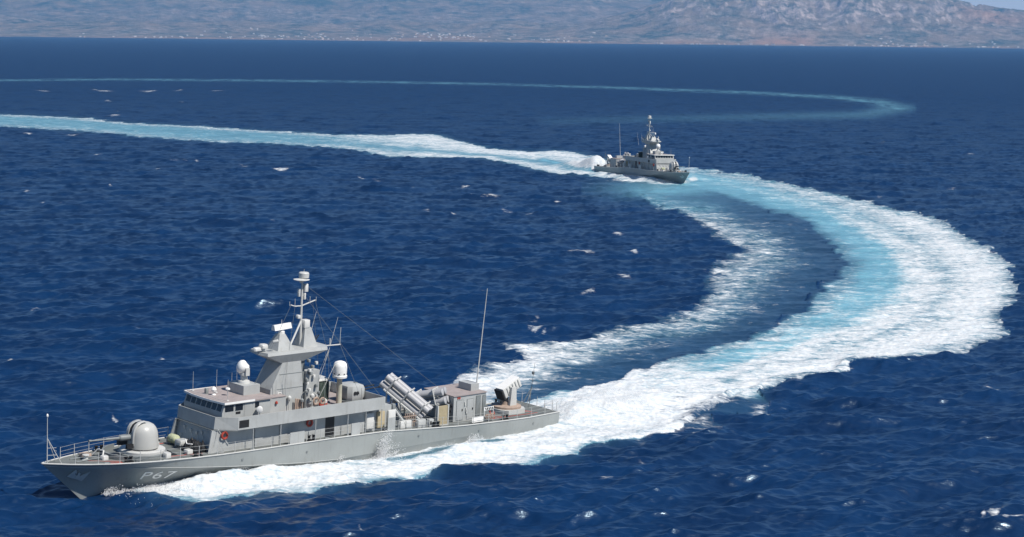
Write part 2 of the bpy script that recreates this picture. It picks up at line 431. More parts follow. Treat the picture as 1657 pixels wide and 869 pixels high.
    mb.loft([[(22.3, -3.2, 2.2), (42.45, -3.0, 2.2), (42.45, 3.0, 2.2), (22.3, 3.2, 2.2)], [(22.3, -3.2, Z1), (41.75, -3.0, Z1), (41.75, 3.0, Z1), (22.3, 3.2, Z1)]])
    house = mb.build('deckhouse', G, root)
    mb = MB(); mb.prism([(23.7, -3.93), (40.2, -3.93), (41.9, -2.7), (41.9, 2.7), (40.2, 3.93), (23.7, 3.93)], Z1, Z1 + 0.08); mb.build('boat_deck', M['roof'], root)
    # wrap-around bulwark
    mb = MB()
    pl = [(23.72, 3.95), (40.3, 3.95), (42.0, 2.75), (42.0, -2.75), (40.3, -3.95), (23.72, -3.95)]
    inn = [(23.72, 3.87), (40.27, 3.87), (41.92, 2.7), (41.92, -2.7), (40.27, -3.87), (23.72, -3.87)]
    zb = [4.78, 4.78, 4.82, 4.82, 4.78, 4.78]
    for i in range(5):
        a, b, c, d = pl[i], pl[i + 1], inn[i + 1], inn[i]
        lean = [0, 0, 0.12, 0.12, 0, 0]
        mb.loft([[(a[0], a[1], zb[i]), (b[0], b[1], zb[i + 1]), (c[0], c[1], zb[i + 1]), (d[0], d[1], zb[i])],
                 [(a[0] - lean[i], a[1], 5.9), (b[0] - lean[i + 1], b[1], 5.9), (c[0] - lean[i + 1], c[1], 5.9), (d[0] - lean[i], d[1], 5.9)]])
    mb.box(23.72, 23.8, -3.86, 3.86, 4.95, 5.9)
    mb.build('bulwark', G, root)
    for sg in (1, -1):
        mb = MB(); mb.box(39.15, 40.2, sg * 3.955 - 0.004, sg * 3.955 + 0.004, 4.95, 5.62); mb.build('wing_opening', K, root)
    # bridge
    mb = MB()
    mb.loft([[(36.1, -2.85, Z1 + .08), (41.2, -2.85, Z1 + .08), (41.2, 2.85, Z1 + .08), (36.1, 2.85, Z1 + .08)],
             [(36.1, -2.85, 6.15), (41.25, -2.85, 6.15), (41.25, 2.85, 6.15), (36.1, 2.85, 6.15)],
             [(36.1, -2.85, 6.93), (40.95, -2.85, 6.93), (40.95, 2.85, 6.93), (36.1, 2.85, 6.93)]])
    br = mb.build('bridge', G, root)
    mb = MB(); mb.prism([(36.0, -3.02), (41.1, -3.02), (41.32, -1.5), (41.38, 0), (41.32, 1.5), (41.1, 3.02), (36.0, 3.02)], 6.93, 7.06); rf = mb.build('bridge_roof', M['roof'], br)
    mb = MB(); e = [(37.9, 3.05), (41.13, 3.05), (41.36, 1.5), (41.42, 0), (41.36, -1.5), (41.13, -3.05), (37.9, -3.05)]
    for a, b in zip(e[:-1], e[1:]):
        mb.loft([[(a[0], a[1], 6.92), (b[0], b[1], 6.92), (b[0] * .999 - .0, b[1] * .985, 6.92), (a[0] * .999, a[1] * .985, 6.92)],
                 [(a[0], a[1], 7.1), (b[0], b[1], 7.1), (b[0] * .999, b[1] * .985, 7.1), (a[0] * .999, a[1] * .985, 7.1)]])
    mb.build('roof_edge', W, br)
    # windows: front seven, sides three and a door
    fx = lambda z: 41.25 - (z - 6.15) * (0.3 / 0.78)
    for i in range(7):
        y0 = -2.65 + i * 0.765; y1 = y0 + 0.62
        mb = MB(); mb.loft([[(fx(6.26) + o, y0, 6.26), (fx(6.26) + o, y1, 6.26), (fx(6.82) + o, y1, 6.82), (fx(6.82) + o, y0, 6.82)] for o in (-0.01, 0.015)])
        mb.build('window', M['glass'], br)
    for sg in (1, -1):
        for x0, x1, z0, z1 in ((40.05, 40.95, 6.25, 6.78), (39.05, 39.85, 6.25, 6.78), (37.3, 37.0 + 0.75, 6.3, 6.78), (38.2, 38.75, 5.98, 6.78)):
            mb = MB(); mb.box(x0, x1, sg * 2.86 - 0.01, sg * 2.86 + 0.01, z0, z1); mb.build('window', M['glass'], br)
        mb = MB(); mb.box(38.05, 38.9, sg * 2.875 - 0.015, sg * 2.875 + 0.005, 5.0, 6.86); mb.build('bridge_door', G, br)
        mb = MB(); mb.box(39.3, 39.8, sg * 2.865 - 0.01, sg * 2.865 + 0.01, 5.95, 6.15); mb.build('nameplate', K, br)
        mb = MB(); mb.lathe_ax((37.4, sg * 3.1, 6.2), (37.6, sg * 3.35, 6.2), [(0.1, 0), (0.26, 0.05), (0.28, 0.4), (0.24, 0.42)], 14); mb.tube((37.5, sg * 3.2, 5.0), (37.5, sg * 3.2, 6.0), 0.06, 6); mb.build('searchlight', W, root)
    # handrail and fittings on sloped front
    mb = MB(); mb.path([(42.12, -2.75, 4.75), (42.12, 2.75, 4.75), (40.4, 4.0, 4.75)], 0.035, 6); mb.build('grab_rail', GD, root)
    for y, z in ((-1.6, 4.2), (-0.6, 4.1), (0.3, 4.05), (1.0, 4.2), (-1.9, 3.5), (0.0, 3.4)):
        mb = MB(); x = 42.45 - (z - 2.2) * 0.263
        mb.box(x - 0.05, x + 0.12, y - 0.12, y + 0.12, z - 0.14, z + 0.14); mb.tube((x + 0.1, y + 0.2, z - 0.2), (x + 0.1, y + 0.3, z - 0.5), 0.06, 6); mb.build('junction_box', P, house)
    # bridge roof gear
    mb = MB(); mb.box(36.02, 37.8, -1.2, 1.2, 7.06, 7.9); db = mb.build('director_base', G, root)
    mb = MB(); mb.lathe([(0.55, 7.9), (0.5, 8.1), (0.32, 8.15), (0.3, 8.55), (0.42, 8.6), (0.42, 8.85), (0.2, 8.9)], 18, cx=36.9); mb.box(36.7, 37.1, -0.55, -0.35, 8.6, 9.3); mb.box(36.7, 37.1, 0.35, 0.55, 8.6, 9.3); mb.build('director_pedestal', P, db)
    mb = MB(); mb.lathe_ax((36.55, 0.15, 9.1), (37.6, -0.35, 9.55), [(0.18, 0), (0.36, 0.1), (0.44, 0.3), (0.6, 0.55), (0.62, 0.7), (0.52, 0.92), (0.3, 1.06), (0.02, 1.1)], 22); mb.build('director_dish', W, db)
    for x, y, h in ((40.5, -2.6, 1.75), (40.3, 2.3, 1.9), (39.2, -0.9, 2.1), (36.3, -2.6, 1.2), (36.2, -2.0, 1.5), (34.6, -2.2, 1.3), (34.9, -1.9, 1.2)):
        mb = MB(); mb.lathe([(0.13, 7.05), (0.13, 7.12), (0.05, 7.16)], 8, cx=x, cy=y); mb.tube((x, y, 7.1), (x, y, 7.06 + h), 0.022, 5, 0.014); mb.build('whip_antenna', P, root)
    mb = MB(); mb.lathe([(0.2, 7.06), (0.2, 7.12), (0.06, 7.15), (0.06, 7.35), (0.2, 7.4), (0.24, 7.55), (0.16, 7.72), (0.02, 7.8)], 14, cx=39.9, cy=-0.3); mb.build('signal_lamp', W, root)
    mb = MB(); mb.rbox(40.0, 40.3, -1.2, -0.9, 7.06, 7.55, 0.05); mb.build('compass_repeater', GD, root)
    mb = MB(); mb.tube((39.0, 0.5, 7.06), (39.0, 0.5, 7.6), 0.04, 6); mb.lathe([(0.02, 7.58), (0.22, 7.6), (0.2, 7.72), (0.02, 7.8)], 12, cx=39.0, cy=0.5); mb.build('satellite_antenna', W, root)
    mb = MB(); mb.path([(40.9, -2.9, 7.1), (41.1, 0, 7.35), (40.9, 2.9, 7.1)], 0.018, 5); mb.build('dipole_wire', P, root)
    # ---------------- mid house and pyramidal mast
    mb = MB(); mb.box(33.9, 36.1, -2.2, 2.2, Z1 + .08, 6.75); mid = mb.build('chart_house', G, root)
    mb = MB(); mb.box(33.85, 35.99, -2.25, 2.25, 6.75, 6.82); mb.build('chart_house_roof', M['roof'], mid)
    mb = MB()
    mb.loft([[(31.3, -1.35, 4.94), (35.0, -1.35, 4.94), (35.0, 1.35, 4.94), (31.3, 1.35, 4.94)],
             [(31.3, -1.3, 7.25), (34.9, -1.3, 7.25), (34.9, 1.3, 7.25), (31.3, 1.3, 7.25)],
             [(31.5, -1.1, 9.95), (33.3, -1.1, 9.95), (33.3, 1.1, 9.95), (31.5, 1.1, 9.95)]])
    mast = mb.build('mast_tower', G, root, smooth=0)
    mb = MB(); mb.box(31.3, 34.3, 1.28, 1.32, 7.2, 7.24); mb.build('seam', GD, mast)
    mb = MB(); mb.box(31.4, 33.9, 1.1, 1.23, 8.5, 8.54); mb.build('seam', GD, mast)
    mb = MB(); mb.box(29.3, 30.85, -1.15, 1.15, 4.94, 8.5); mb.build('funnel_casing', G, root)
    mb = MB(); mb.box(30.85, 31.3, -0.7, 0.9, 4.94, 9.6); mb.build('cable_trunk', GD, mast)
    rr = random.Random(9)
    for i in range(14):
        z = 5.6 + i * 0.3; x = 31.0 + rr.uniform(-1.3, 0.3)
        mb = MB(); mb.rbox(x - 0.12, x + 0.12, 1.2, 1.42 + rr.uniform(0, 0.15), z - 0.1, z + 0.16, 0.03); mb.build('equipment_box', GD if i % 2 else P, mast)
    # platform
    top = [(35.5, -1.15), (35.75, 0.3), (35.5, 1.55), (28.8, 1.55), (28.2, 0.8), (28.2, -0.8), (28.8, -1.55), (34.8, -1.55)]
    low = [(33.6, -1.0), (33.7, 0.2), (33.6, 1.1), (31.2, 1.1), (30.9, 0.8), (30.9, -0.8), (31.2, -1.1), (33.4, -1.1)]
    mb = MB(); mb.loft([[(x, y, 9.5) for x, y in low], [(x, y, 10.35) for x, y in top], [(x, y, 10.62) for x, y in [(a * .985 + .48, b * 0.92) for a, b in top]]])
    pf = mb.build('mast_platform', G, root, smooth=0)
    def pyramid(cx, cy, w0, w1, z0, z1, name):
        m2 = MB(); m2.loft([[(cx - w0, cy - w0, z0), (cx + w0, cy - w0, z0), (cx + w0, cy + w0, z0), (cx - w0, cy + w0, z0)], [(cx - w1, cy - w1, z1), (cx + w1, cy - w1, z1), (cx + w1, cy + w1, z1), (cx - w1, cy + w1, z1)]])
        return m2.build(name, G, pf, smooth=0)
    pyramid(33.1, 0.1, 0.95, 0.3, 10.6, 12.0, 'radar_pedestal')
    pyramid(30.1, -0.1, 0.8, 0.35, 10.6, 12.3, 'mast_pedestal')
    ra = R(0)
    mb = MB(); T = Matrix.Translation((33.0, 0.1, 0)) @ Matrix.Rotation(R(12), 4, 'Z')
    mb.lathe([(0.3, 12.0), (0.3, 12.2), (0.16, 12.25), (0.16, 12.4)], 12, cx=33.0, cy=0.1); mb.loft([[(-1.15, -0.2, 12.38), (1.15, -0.2, 12.38), (1.15, 0.25, 12.38), (-1.15, 0.25, 12.38)], [(-1.15, -0.12, 12.85), (1.15, -0.12, 12.85), (1.15, 0.12, 12.88), (-1.15, 0.12, 12.88)]], T=T)
    mb.tube((33.0, 0.1, 12.8), (33.0, 0.1, 13.25), 0.02, 5)
    mb.build('search_radar', W, root)
    mb = MB(); mb.rbox(35.1, 36.3, 0.2, 0.65, 10.75, 11.05, 0.1); mb.rbox(34.9, 35.6, 0.15, 0.8, 10.95, 11.3, 0.1); mb.tube((35.2, 0.4, 10.6), (35.2, 0.4, 10.8), 0.15, 8); mb.lathe_ax((34.6, 1.0, 11.5), (34.2, 1.2, 11.6), [(0.12, 0), (0.16, 0.05), (0.16, 0.5), (0.1, 0.52)], 10); mb.build('navigation_radar', P, root)
    # pole mast
    mb = MB(); mb.tube((30.75, 0, 10.6), (30.75, 0, 16.6), 0.13, 10, 0.09); pole = mb.build('pole_mast', P, root)
    mb = MB(); mb.tube((32.4, 0.5, 10.65), (30.8, 0.05, 12.9), 0.09, 8); mb.tube((31.0, -1.1, 10.65), (30.75, -0.1, 12.6), 0.06, 8); mb.build('mast_brace', P, pole)
    mb = MB(); mb.path([(32.15, 0.2, 14.52), (31.6, 0.15, 14.35), (30.75, 0.0, 14.3), (29.05, -0.1, 14.7)], 0.06, 6)
    for x, z0, z1 in ((32.1, 14.4, 14.8), (31.5, 14.3, 15.0), (29.8, 14.5, 15.1), (29.1, 14.6, 15.0)): mb.tube((x, 0, z0), (x, 0, z1), 0.025, 5)
    mb.build('yardarm', P, pole)
    for q in ((30.2, 30.6, -0.25, 0.25, 15.6, 16.3), (30.4, 30.62, -0.2, 0.2, 14.9, 15.5), (31.0, 31.2, -0.15, 0.15, 15.2, 15.9), (29.9, 30.55, -0.35, 0.3, 12.3, 13.0), (30.9, 31.25, -0.2, 0.2, 13.2, 13.5)):
        mb = MB(); mb.rbox(*q, 0.05); mb.build('receiver_box', P, pole)
    mb = MB(); mb.lathe([(0.15, 16.4), (0.2, 16.55), (0.7, 16.68), (0.74, 16.72), (0.3, 16.82), (0.3, 16.84)], 20, cx=30.85); mb.lathe([(0.42, 16.84), (0.47, 16.9), (0.47, 17.28), (0.4, 17.36), (0.1, 17.4), (0.03, 17.42)], 18, cx=30.6); mb.tube((30.6, 0, 17.4), (30.6, 0, 17.65), 0.02, 5); mb.build('direction_finder', P, pole)
    mb = MB()
    for p, q in (((32.1, .2, 14.5), (36.4, 1.0, 7.9)), ((31.6, .15, 14.4), (34.0, 2.0, 6.8)), ((29.1, -.1, 14.6), (27.4, 1.6, 5.9)), ((29.4, -.1, 14.6), (26.9, -1.6, 5.9)), ((30.7, 0, 16.4), (13.0, 0, 4.5)), ((30.7, 0, 15.5), (24.0, 3.6, 5.9)), ((26.0, -.1, 10.3), (25.6, 2.6, 5.9)), ((28.6, 1.4, 10.3), (29.2, 2.6, 5.9)), ((28.9, 1.4, 10.3), (29.8, 2.6, 5.9))): mb.tube(p, q, .012, 4)
    mb.build('rigging', GD, pole)
    # boom and whips abaft
    mb = MB(); mb.path([(28.6, 0.3, 10.45), (26.0, -0.1, 10.3)], 0.06, 6); mb.tube((26.05, -0.1, 10.3), (26.0, -0.1, 11.9), 0.03, 6); mb.tube((27.3, 0, 10.4), (27.3, 0, 11.0), 0.06, 6); mb.build('signal_boom', P, pf)
    for p, q in (((28.9, -1.2, 10.5), (27.9, -1.4, 13.3)), ((26.6, -1.2, 9.0), (25.4, -1.3, 12.6)), ((28.6, 1.5, 10.2), (29.8, 1.0, 6.0)), ((28.4, 1.2, 10.2), (30.0, 0.6, 6.0)), ((27.4, 1.0, 8.8), (29.4, 1.1, 5.6)), ((28.4, -1.0, 10.2), (28.9, -1.2, 7.0))):
        mb = MB(); mb.tube(p, q, 0.03, 5, 0.015); mb.build('whip_antenna', P, root)
    mb = MB(); mb.lathe([(0.2, 10.6), (0.24, 10.75), (0.2, 10.95), (0.05, 11.02)], 12, cx=29.3, cy=-1.1); mb.build('satellite_antenna', W, root)
    for k in range(2):
        mb = MB(); mb.tube((29.1 - k * .25, -0.4, 10.7), (28.3 - k * .3, -0.8, 11.25), 0.06, 6); mb.build('flare_tube', K, pf)
    # ladders and poles at the mast foot
    mb = MB()
    for x in (33.85, 34.25):
        mb.tube((x, 1.75, 4.9), (x, 1.5, 7.1), 0.035, 6)
    for i in range(9): mb.tube((33.85, 1.74 - i * .03, 5.1 + i * 0.23), (34.25, 1.74 - i * .03, 5.1 + i * 0.23), 0.028, 5)
    mb.build('ladder', W, root)
    for x in (34.6, 33.5): 
        mb = MB(); mb.tube((x, 1.7, 4.9), (x, 1.7, 8.2), 0.03, 6); mb.build('handrail_post', P, root)
    mb = MB(); mb.tube((34.95, 2.0, 5.9), (34.95, 2.0, 6.2), 0.12, 10); mb.lathe([(0.1, 6.2), (0.14, 6.25), (0.1, 6.4), (0.02, 6.45)], 10, cx=34.95, cy=2.28); mb.build('fire_extinguisher', M['red'], root)
    # stowed planks and hoses behind the bulwark
    mb = MB()
    for i in range(4): mb.box(32.2 - i * 0.22, 32.36 - i * 0.22, 1.6, 1.66 + i * .02, 5.0, 6.25 - i * 0.05, T=Matrix.Rotation(R(0), 4, 'Z'))
    mb.build('gangway_plank', M['tan'], root)
    mb = MB(); mb.torus((29.9, 1.55, 5.75), 0.3, 0.1, 'y', 14, 6); mb.torus((29.2, 1.6, 5.7), 0.26, 0.09, 'y', 14, 6); mb.build('hose_reel', M['tan'], root)
    for x, y, z, s in ((33.0, 1.6, 6.4, .2), (31.8, 1.9, 6.1, .18), (31.2, 1.7, 6.8, .16), (30.4, 1.6, 6.3, .22), (29.6, 1.5, 6.5, .15), (28.8, 1.4, 5.6, .25)):
        mb = MB(); mb.tube((x, y, 4.94), (x, y, z), 0.05, 6); mb.lathe([(s * .4, z - s), (s, z - s * .6), (s, z + s * .3), (s * .3, z + s)], 10, cx=x, cy=y); mb.build('ventilator', GD if s < .2 else P, root)
    # radome on its post
    mb = MB(); mb.lathe([(0.27, 4.94), (0.25, 7.3), (0.34, 7.5)], 14, cx=26.8, cy=1.0); rp = mb.build('radome_post', M['pale_post'], root)
    mb = MB(); mb.lathe([(0.35, 7.45), (0.66, 7.5), (0.68, 7.7), (0.63, 7.74), (0.65, 8.5), (0.6, 8.78), (0.45, 8.95), (0.2, 9.04), (0.02, 9.05)], 24, cx=26.8, cy=1.0); mb.build('radome', W, rp)
    for k in range(8):
        a = k * math.pi / 4; mb = MB(); mb.box(-.06, .06, -.02, .02, 7.86, 7.95, T=Matrix.Translation((26.8 + .655 * math.cos(a), 1 + .655 * math.sin(a), 0)) @ Matrix.Rotation(a + math.pi / 2, 4, 'Z')); mb.build('vent_slot', K, rp)
    mb = MB(); mb.rbox(27.2, 28.6, -1.6, 0.2, 5.3, 7.15, 0.2); mb.tube((27.9, -0.7, 4.9), (27.9, -0.7, 5.4), 0.4, 12); mb.build('covered_director', M['green'], root)
    mb = MB(); mb.rbox(27.1, 28.7, -1.7, 0.25, 7.15, 7.32, 0.1); mb.build('director_lid', P, root)
    mb = MB(); mb.rbox(28.3, 28.9, 0.2, 0.8, 4.94, 5.4, 0.06); mb.rbox(27.6, 28.2, -0.1, 0.4, 4.94, 5.35, 0.05); mb.build('red_locker', M['red'], root)
    # after twin gun
    mb = MB(); mb.lathe([(1.25, 4.94), (1.25, 5.15), (1.0, 5.2)], 24, cx=24.9, cy=0.3); ag = mb.build('gun_base', GD, root)
    mb = MB(); pl = [(23.85, -0.65), (24.2, -0.9), (25.5, -0.9), (25.85, -0.5), (25.85, 1.0), (25.5, 1.35), (24.2, 1.35), (23.85, 1.1)]
    sc = lambda k, dx=0: [((x - 24.9) * k + 24.9 + dx, (y - .3) * k + .3) for x, y in pl]
    mb.loft([[(x, y, 5.2) for x, y in sc(.9)], [(x, y, 5.45) for x, y in sc(1)], [(x, y, 6.2) for x, y in sc(1)], [(x, y, 6.5) for x, y in sc(.9)], [(x, y, 6.62) for x, y in sc(.62)]])
    at = mb.build('twin_gun_turret', G, root)
    mb = MB(); mb.box(24.4, 24.43, 1.352, 1.365, 5.4, 6.3); mb.box(24.2, 24.5, 0.2, 0.5, 6.63, 6.66); mb.build('hatch', GD, at)
    for y in (-0.15, 0.75):
        mb = MB(); mb.lathe_ax((23.9, y, 5.95), (20, y, 6.1), [(0.12, 0), (0.12, .5), (0.06, .55), (0.05, 2.0), (0.08, 2.02), (0.08, 2.2)], 10); mb.build('gun_barrel', K, at)
    for x, y in ((25.2, 1.38), (24.9, 1.37)):
        mb = MB(); mb.lathe_ax((x, y - .05, 5.9), (x, y + 1, 5.95), [(0.16, 0), (0.16, .1), (0.1, .12)], 10); mb.build('sight_port', K, at)
    # ---------------- side passage: supports, bulwark panels, doors, lockers, life rings
    for sg in (1, -1):
        for x in (38.6, 35.6, 31.7, 28.0, 25.9, 24.0):
            mb = MB(); mb.tube((x, sg * 3.86, float(deck_z(x)) - .02), (x, sg * 3.86, 4.8), 0.045, 6); mb.build('support_post', G, root)
        for x0, x1 in ((33.0, 34.6), (26.6, 27.6), (22.4, 23.3)):
            mb = MB(); mb.box(x0, x1, sg * 3.93 - .03, sg * 3.93 + .03, 2.55, 3.85); mb.build('bulwark_panel', G, root)
        mb = MB(); mb.box(29.0, 30.0, sg * 3.14 - .03, sg * 3.14 + .03, 2.75, 4.8); mb.build('recessed_door', K, house)
        for x0 in (25.4, 24.1, 22.8):
            mb = MB(); mb.rbox(x0 - .9, x0, min(sg * 3.19, sg * 3.42), max(sg * 3.19, sg * 3.42), 2.9, 4.4, 0.05); mb.build('wall_locker', P if x0 != 24.1 else M['beige'], root)
        for x in (41.2, 31.9):
            mb = MB(); mb.torus((x, sg * 3.25, 4.3), 0.28, 0.1, 'y', 20, 8); mb.build('lifebuoy', M['red'], root)
        for x in (37.0, 34.3): 
            mb = MB(); mb.box(x, x + 0.85, sg * 3.1 - .05, sg * 3.1 + .05, 2.8, 4.55); mb.build('weather_door', G, house)
    # breakwater wedge at the house foot
    for sg in (1, -1):
        mb = MB(); mb.loft([[(42.4, sg * 2.55, 2.75), (41.2, sg * 2.95, 2.75), (41.2, sg * 3.25, 2.75), (42.7, sg * 2.95, 2.75)], [(42.2, sg * 2.6, 4.75), (41.6, sg * 2.9, 4.75), (41.6, sg * 3.0, 4.75), (42.2, sg * 2.8, 4.75)]]); mb.build('corner_fairing', G, house)
    # ---------------- missile tubes
    def launcher(base, az, el, L, r, rows, cols):
        d = Vector((math.cos(el) * math.cos(az), math.cos(el) * math.sin(az), math.sin(el)))
        side = Vector((-math.sin(az), math.cos(az), 0)); upv = d.cross(side) * -1
        if upv.z < 0: upv = -upv
        b0 = Vector(base)
        fr = MB()
        for h in (0.12, 0.5, 0.83):
            c = b0 + d * (L * h)
            w = side * (r * 2.4)
            fr.tube(c - w - upv * (r * 1.2), c + w - upv * (r * 1.2), 0.09, 6); fr.tube(c - w + upv * (r * 1.2), c + w + upv * (r * 1.2), 0.06, 6)
            fr.tube(c - w - upv * (r * 3.3), c - w + upv * (r * 1.4), 0.08, 6); fr.tube(c + w - upv * (r * 3.3), c + w + upv * (r * 1.4), 0.08, 6)
            fr.tube(c - upv * (r * 3.3), c + upv * (r * 1.4), 0.08, 6)
            fr.tube(c - w - upv * (r * 3.3), c + w - upv * (r * 3.3), 0.1, 6)
            for sg in (-1, 1):
                p = c + w * sg * .8 - upv * (r * 3.3); fr.tube(p, (p.x, p.y, 2.0), 0.08, 6)
        for sg in (-1, 1):
            w = side * (r * 2.3 * sg) - upv * (r * 3.2); fr.tube(b0 + w, b0 + d * (L * .9) + w, 0.1, 6)
        root_f = fr.build('launcher_frame', P, root)
        for i in range(rows):
            for j in range(cols):
                p = b0 + side * ((j - (cols - 1) / 2) * r * 2.6) - upv * (i * r * 2.6) + d * (0.1 * i)
                m2 = MB(); prof = [(r * .92, 0), (r, .06), (r, L * .1)]
                for h in (.12, .5, .83): prof += [(r, L * h - .05), (r * 1.1, L * h - .045), (r * 1.1, L * h + .1), (r, L * h + .105)]
                prof += [(r, L - .15), (r * 1.03, L - .14), (r * 1.03, L - .02), (r * .93, L)]
                m2.lathe_ax(p, p + d, prof, 20); m2.build('missile_tube', M['tube'], root_f)
    launcher((16.7, 2.3, 3.45), R(-60), R(34), 5.2, 0.33, 2, 2)
    launcher((16.8, -2.8, 3.6), R(120), R(15), 5.2, 0.33, 2, 2)
    # beige locker rack, drums
    mb = MB(); mb.box(15.0, 16.2, 2.75, 2.95, 2.1, 3.9); mb.build('canvas_screen', M['beige'], root)
    mb = MB()
    for x in (14.95, 16.25): mb.box(x - .06, x + .06, 2.7, 3.0, 1.9, 4.0)
    mb.box(14.9, 16.3, 2.74, 2.98, 2.0, 2.1); mb.build('screen_frame', P, root)
    for x, y, z in ((14.4, 2.2, 2.6), (14.5, 2.5, 3.1), (14.2, 2.3, 3.5), (14.1, 1.9, 2.4)):
        mb = MB(); mb.torus((x, y, z), 0.28, 0.12, 'y', 12, 6); mb.build('hose_coil', K, root)
    for p in ((20.7, 2.9), (20.1, 3.0)):
        mb = MB(); mb.rbox(p[0] - .35, p[0] + .35, p[1] - .25, p[1] + .25, 2.3, 3.1, .05); mb.build('deck_box', P, root)
    mb = MB(); mb.tube((21.6, 2.8, 4.3), (20.3, 3.1, 2.6), .13, 8); mb.build('davit_arm', P, root)
    mb = MB(); mb.tube((21.3, 2.6, 4.4), (19.9, 2.9, 2.5), .07, 8); mb.tube((21.9, 2.9, 2.4), (21.7, 2.7, 4.6), .1, 8); mb.rbox(21.5, 21.9, 2.5, 2.9, 4.3, 4.8, .05); mb.build('davit', GD, root)
    mb = MB()
    for i in range(6): mb.tube((18.9 + i * .22, 2.9, 2.4), (19.2 + i * .22, 2.9, 3.7), .05, 6)
    mb.tube((18.8, 2.9, 2.8), (20.3, 2.9, 2.8), .05, 6); mb.tube((18.9, 2.9, 3.4), (20.5, 2.9, 3.4), .05, 6); mb.build('stowage_rack', M['tan'], root)
    mb = MB(); mb.rbox(18.0, 19.0, 2.8, 3.3, 2.2, 3.0, .05); mb.rbox(17.0, 17.6, 2.9, 3.3, 2.2, 2.9, .05); mb.build('winch_box', G, root)
    mb = MB(); mb.box(17.3, 17.5, 3.3, 3.31, 2.4, 2.75); mb.build('dark_panel', K, root)
    # ---------------- after deckhouse with long whip
    mb = MB(); mb.box(9.3, 13.5, -2.1, 2.1, 1.6, 4.4); ah = mb.build('after_deckhouse', G, root)
    mb = MB(); mb.box(9.2, 13.6, -2.2, 2.2, 4.4, 4.47); mb.build('house_roof', M['roof'], ah)
    mb = MB(); mb.box(9.45, 10.5, -0.6, 1.2, 4.47, 5.15); mb.build('roof_box', G, ah)
    mb = MB(); mb.tube((9.5, 0.9, 5.1), (9.42, 0.9, 6.0), 0.08, 8, 0.06); mb.tube((9.42, 0.9, 6.0), (8.55, 0.75, 14.35), 0.06, 8, 0.03); mb.build('long_whip_antenna', P, root)
    for x0, x1 in ((12.3, 13.1), (10.95, 11.75)):
        mb = MB(); mb.box(x0 - .05, x1 + .05, 2.1, 2.115, 1.98, 4.0); fr = mb.build('door_frame', GD, ah)
        mb = MB(); mb.box(x0, x1, 2.115, 2.14, 2.05, 3.95); dd = mb.build('door', G, ah)
        mb = MB(); mb.box(x0 + .06, x0 + .16, 2.14, 2.19, 2.9, 3.1); mb.build('handle', K, dd)
    for x0, x1 in ((10.0, 10.6), (9.35, 9.75)):
        mb = MB(); mb.box(x0, x1, 2.1, 2.16, 2.2, 4.2); mb.build('panel', GD, ah)
    for x in (11.9, 12.05, 11.85):
        mb = MB(); mb.box(x - .06, x + .06, 2.1, 2.2, 2.4 + (x - 11.8) * 4, 2.75 + (x - 11.8) * 4); mb.build('switch_box', P, ah)
    for x in (12.75, 12.98):
        mb = MB(); mb.box(x - .08, x + .08, 2.1, 2.14, 4.1, 4.3); mb.build('red_sign', M['red'], ah)
    mb = MB(); mb.rbox(10.7, 12.2, 3.3, 3.42, 1.95, 2.45, .04); mb.build('white_board', W, root)
    mb = MB()
    for i in range(5):
        mb.loft([[(9.0 + i * .22, 2.9, 2.85 - .0), (9.1 + i * .22, 2.9, 2.85), (9.2 + i * .22, 2.9, 3.1), (9.1 + i * .22, 2.9, 3.1)], [(9.0 + i * .22, 2.93, 2.85), (9.1 + i * .22, 2.93, 2.85), (9.2 + i * .22, 2.93, 3.1), (9.1 + i * .22, 2.93, 3.1)]])
    mb.build('hazard_stripe', K, root)
    mb = MB(); mb.box(8.95, 10.2, 2.86, 2.9, 2.8, 3.15); mb.tube((9.0, 2.9, 1.7), (9.0, 2.9, 2.85), .04, 6); mb.tube((10.15, 2.9, 1.7), (10.15, 2.9, 2.85), .04, 6); mb.build('hazard_board', W, root)
    mb = MB()
    for i in range(4): mb.torus((9.2 + i * .26, 3.1, 2.25), .2, .06, 'y', 12, 6)
    mb.build('rope_coil', M['tan'], root)
    for x, y in ((8.5, 2.0), (8.3, 1.7), (8.2, 2.2)):
        mb = MB(); mb.lathe([(.1, 1.6), (.1, 2.2), (.05, 2.35), (.02, 2.4)], 8, cx=x, cy=y); mb.build('fire_hydrant', M['red'], root)
    # ---------------- box missile launcher on the after deck
    mb = MB(); pl8 = [(2.9, -.6), (3.4, -1.5), (5.6, -1.5), (6.1, -.6), (6.1, .9), (5.6, 1.6), (3.4, 1.6), (2.9, .9)]
    mb.prism(pl8, 1.4, 2.0); lb = mb.build('launcher_base', P, root)
    mb = MB(); mb.lathe([(1.5, 2.0), (1.5, 2.2), (1.25, 2.25), (0.6, 2.3), (.5, 2.6)], 24, cx=4.5, cy=0.05); mb.build('launcher_turntable', M['tan'], lb)
    mb = MB()
    for y in (-.75, .75): mb.loft([[(3.9, y - .14, 2.2), (4.8, y - .14, 2.2), (4.8, y + .14, 2.2), (3.9, y + .14, 2.2)], [(4.0, y - .12, 4.1), (4.6, y - .12, 4.1), (4.6, y + .12, 4.1), (4.0, y + .12, 4.1)]])
    mb.build('launcher_arm', P, lb)
    T = Matrix.Translation((4.3, 0, 3.95)) @ Matrix.Rotation(R(27), 4, 'Y')
    mb = MB(); mb.rbox(-1.3, 1.15, -.55, .55, -.5, .5, 0.06, T=T)
    bx = mb.build('missile_box', P, lb)
    mb = MB(); mb.box(-1.25, 1.1, -.53, .53, .502, .55, T=T); mb.build('box_lid', W, bx)
    mb = MB(); mb.rbox(1.16, 1.38, -.57, .57, -.62, .5, .04, T=T); mb.build('box_end', K, bx)
    mb = MB()
    for i in range(5): mb.box(-1.0 + i * .4, -.92 + i * .4, .55, .61, -.42, .42, T=T)
    mb.build('stiffener', G, bx)
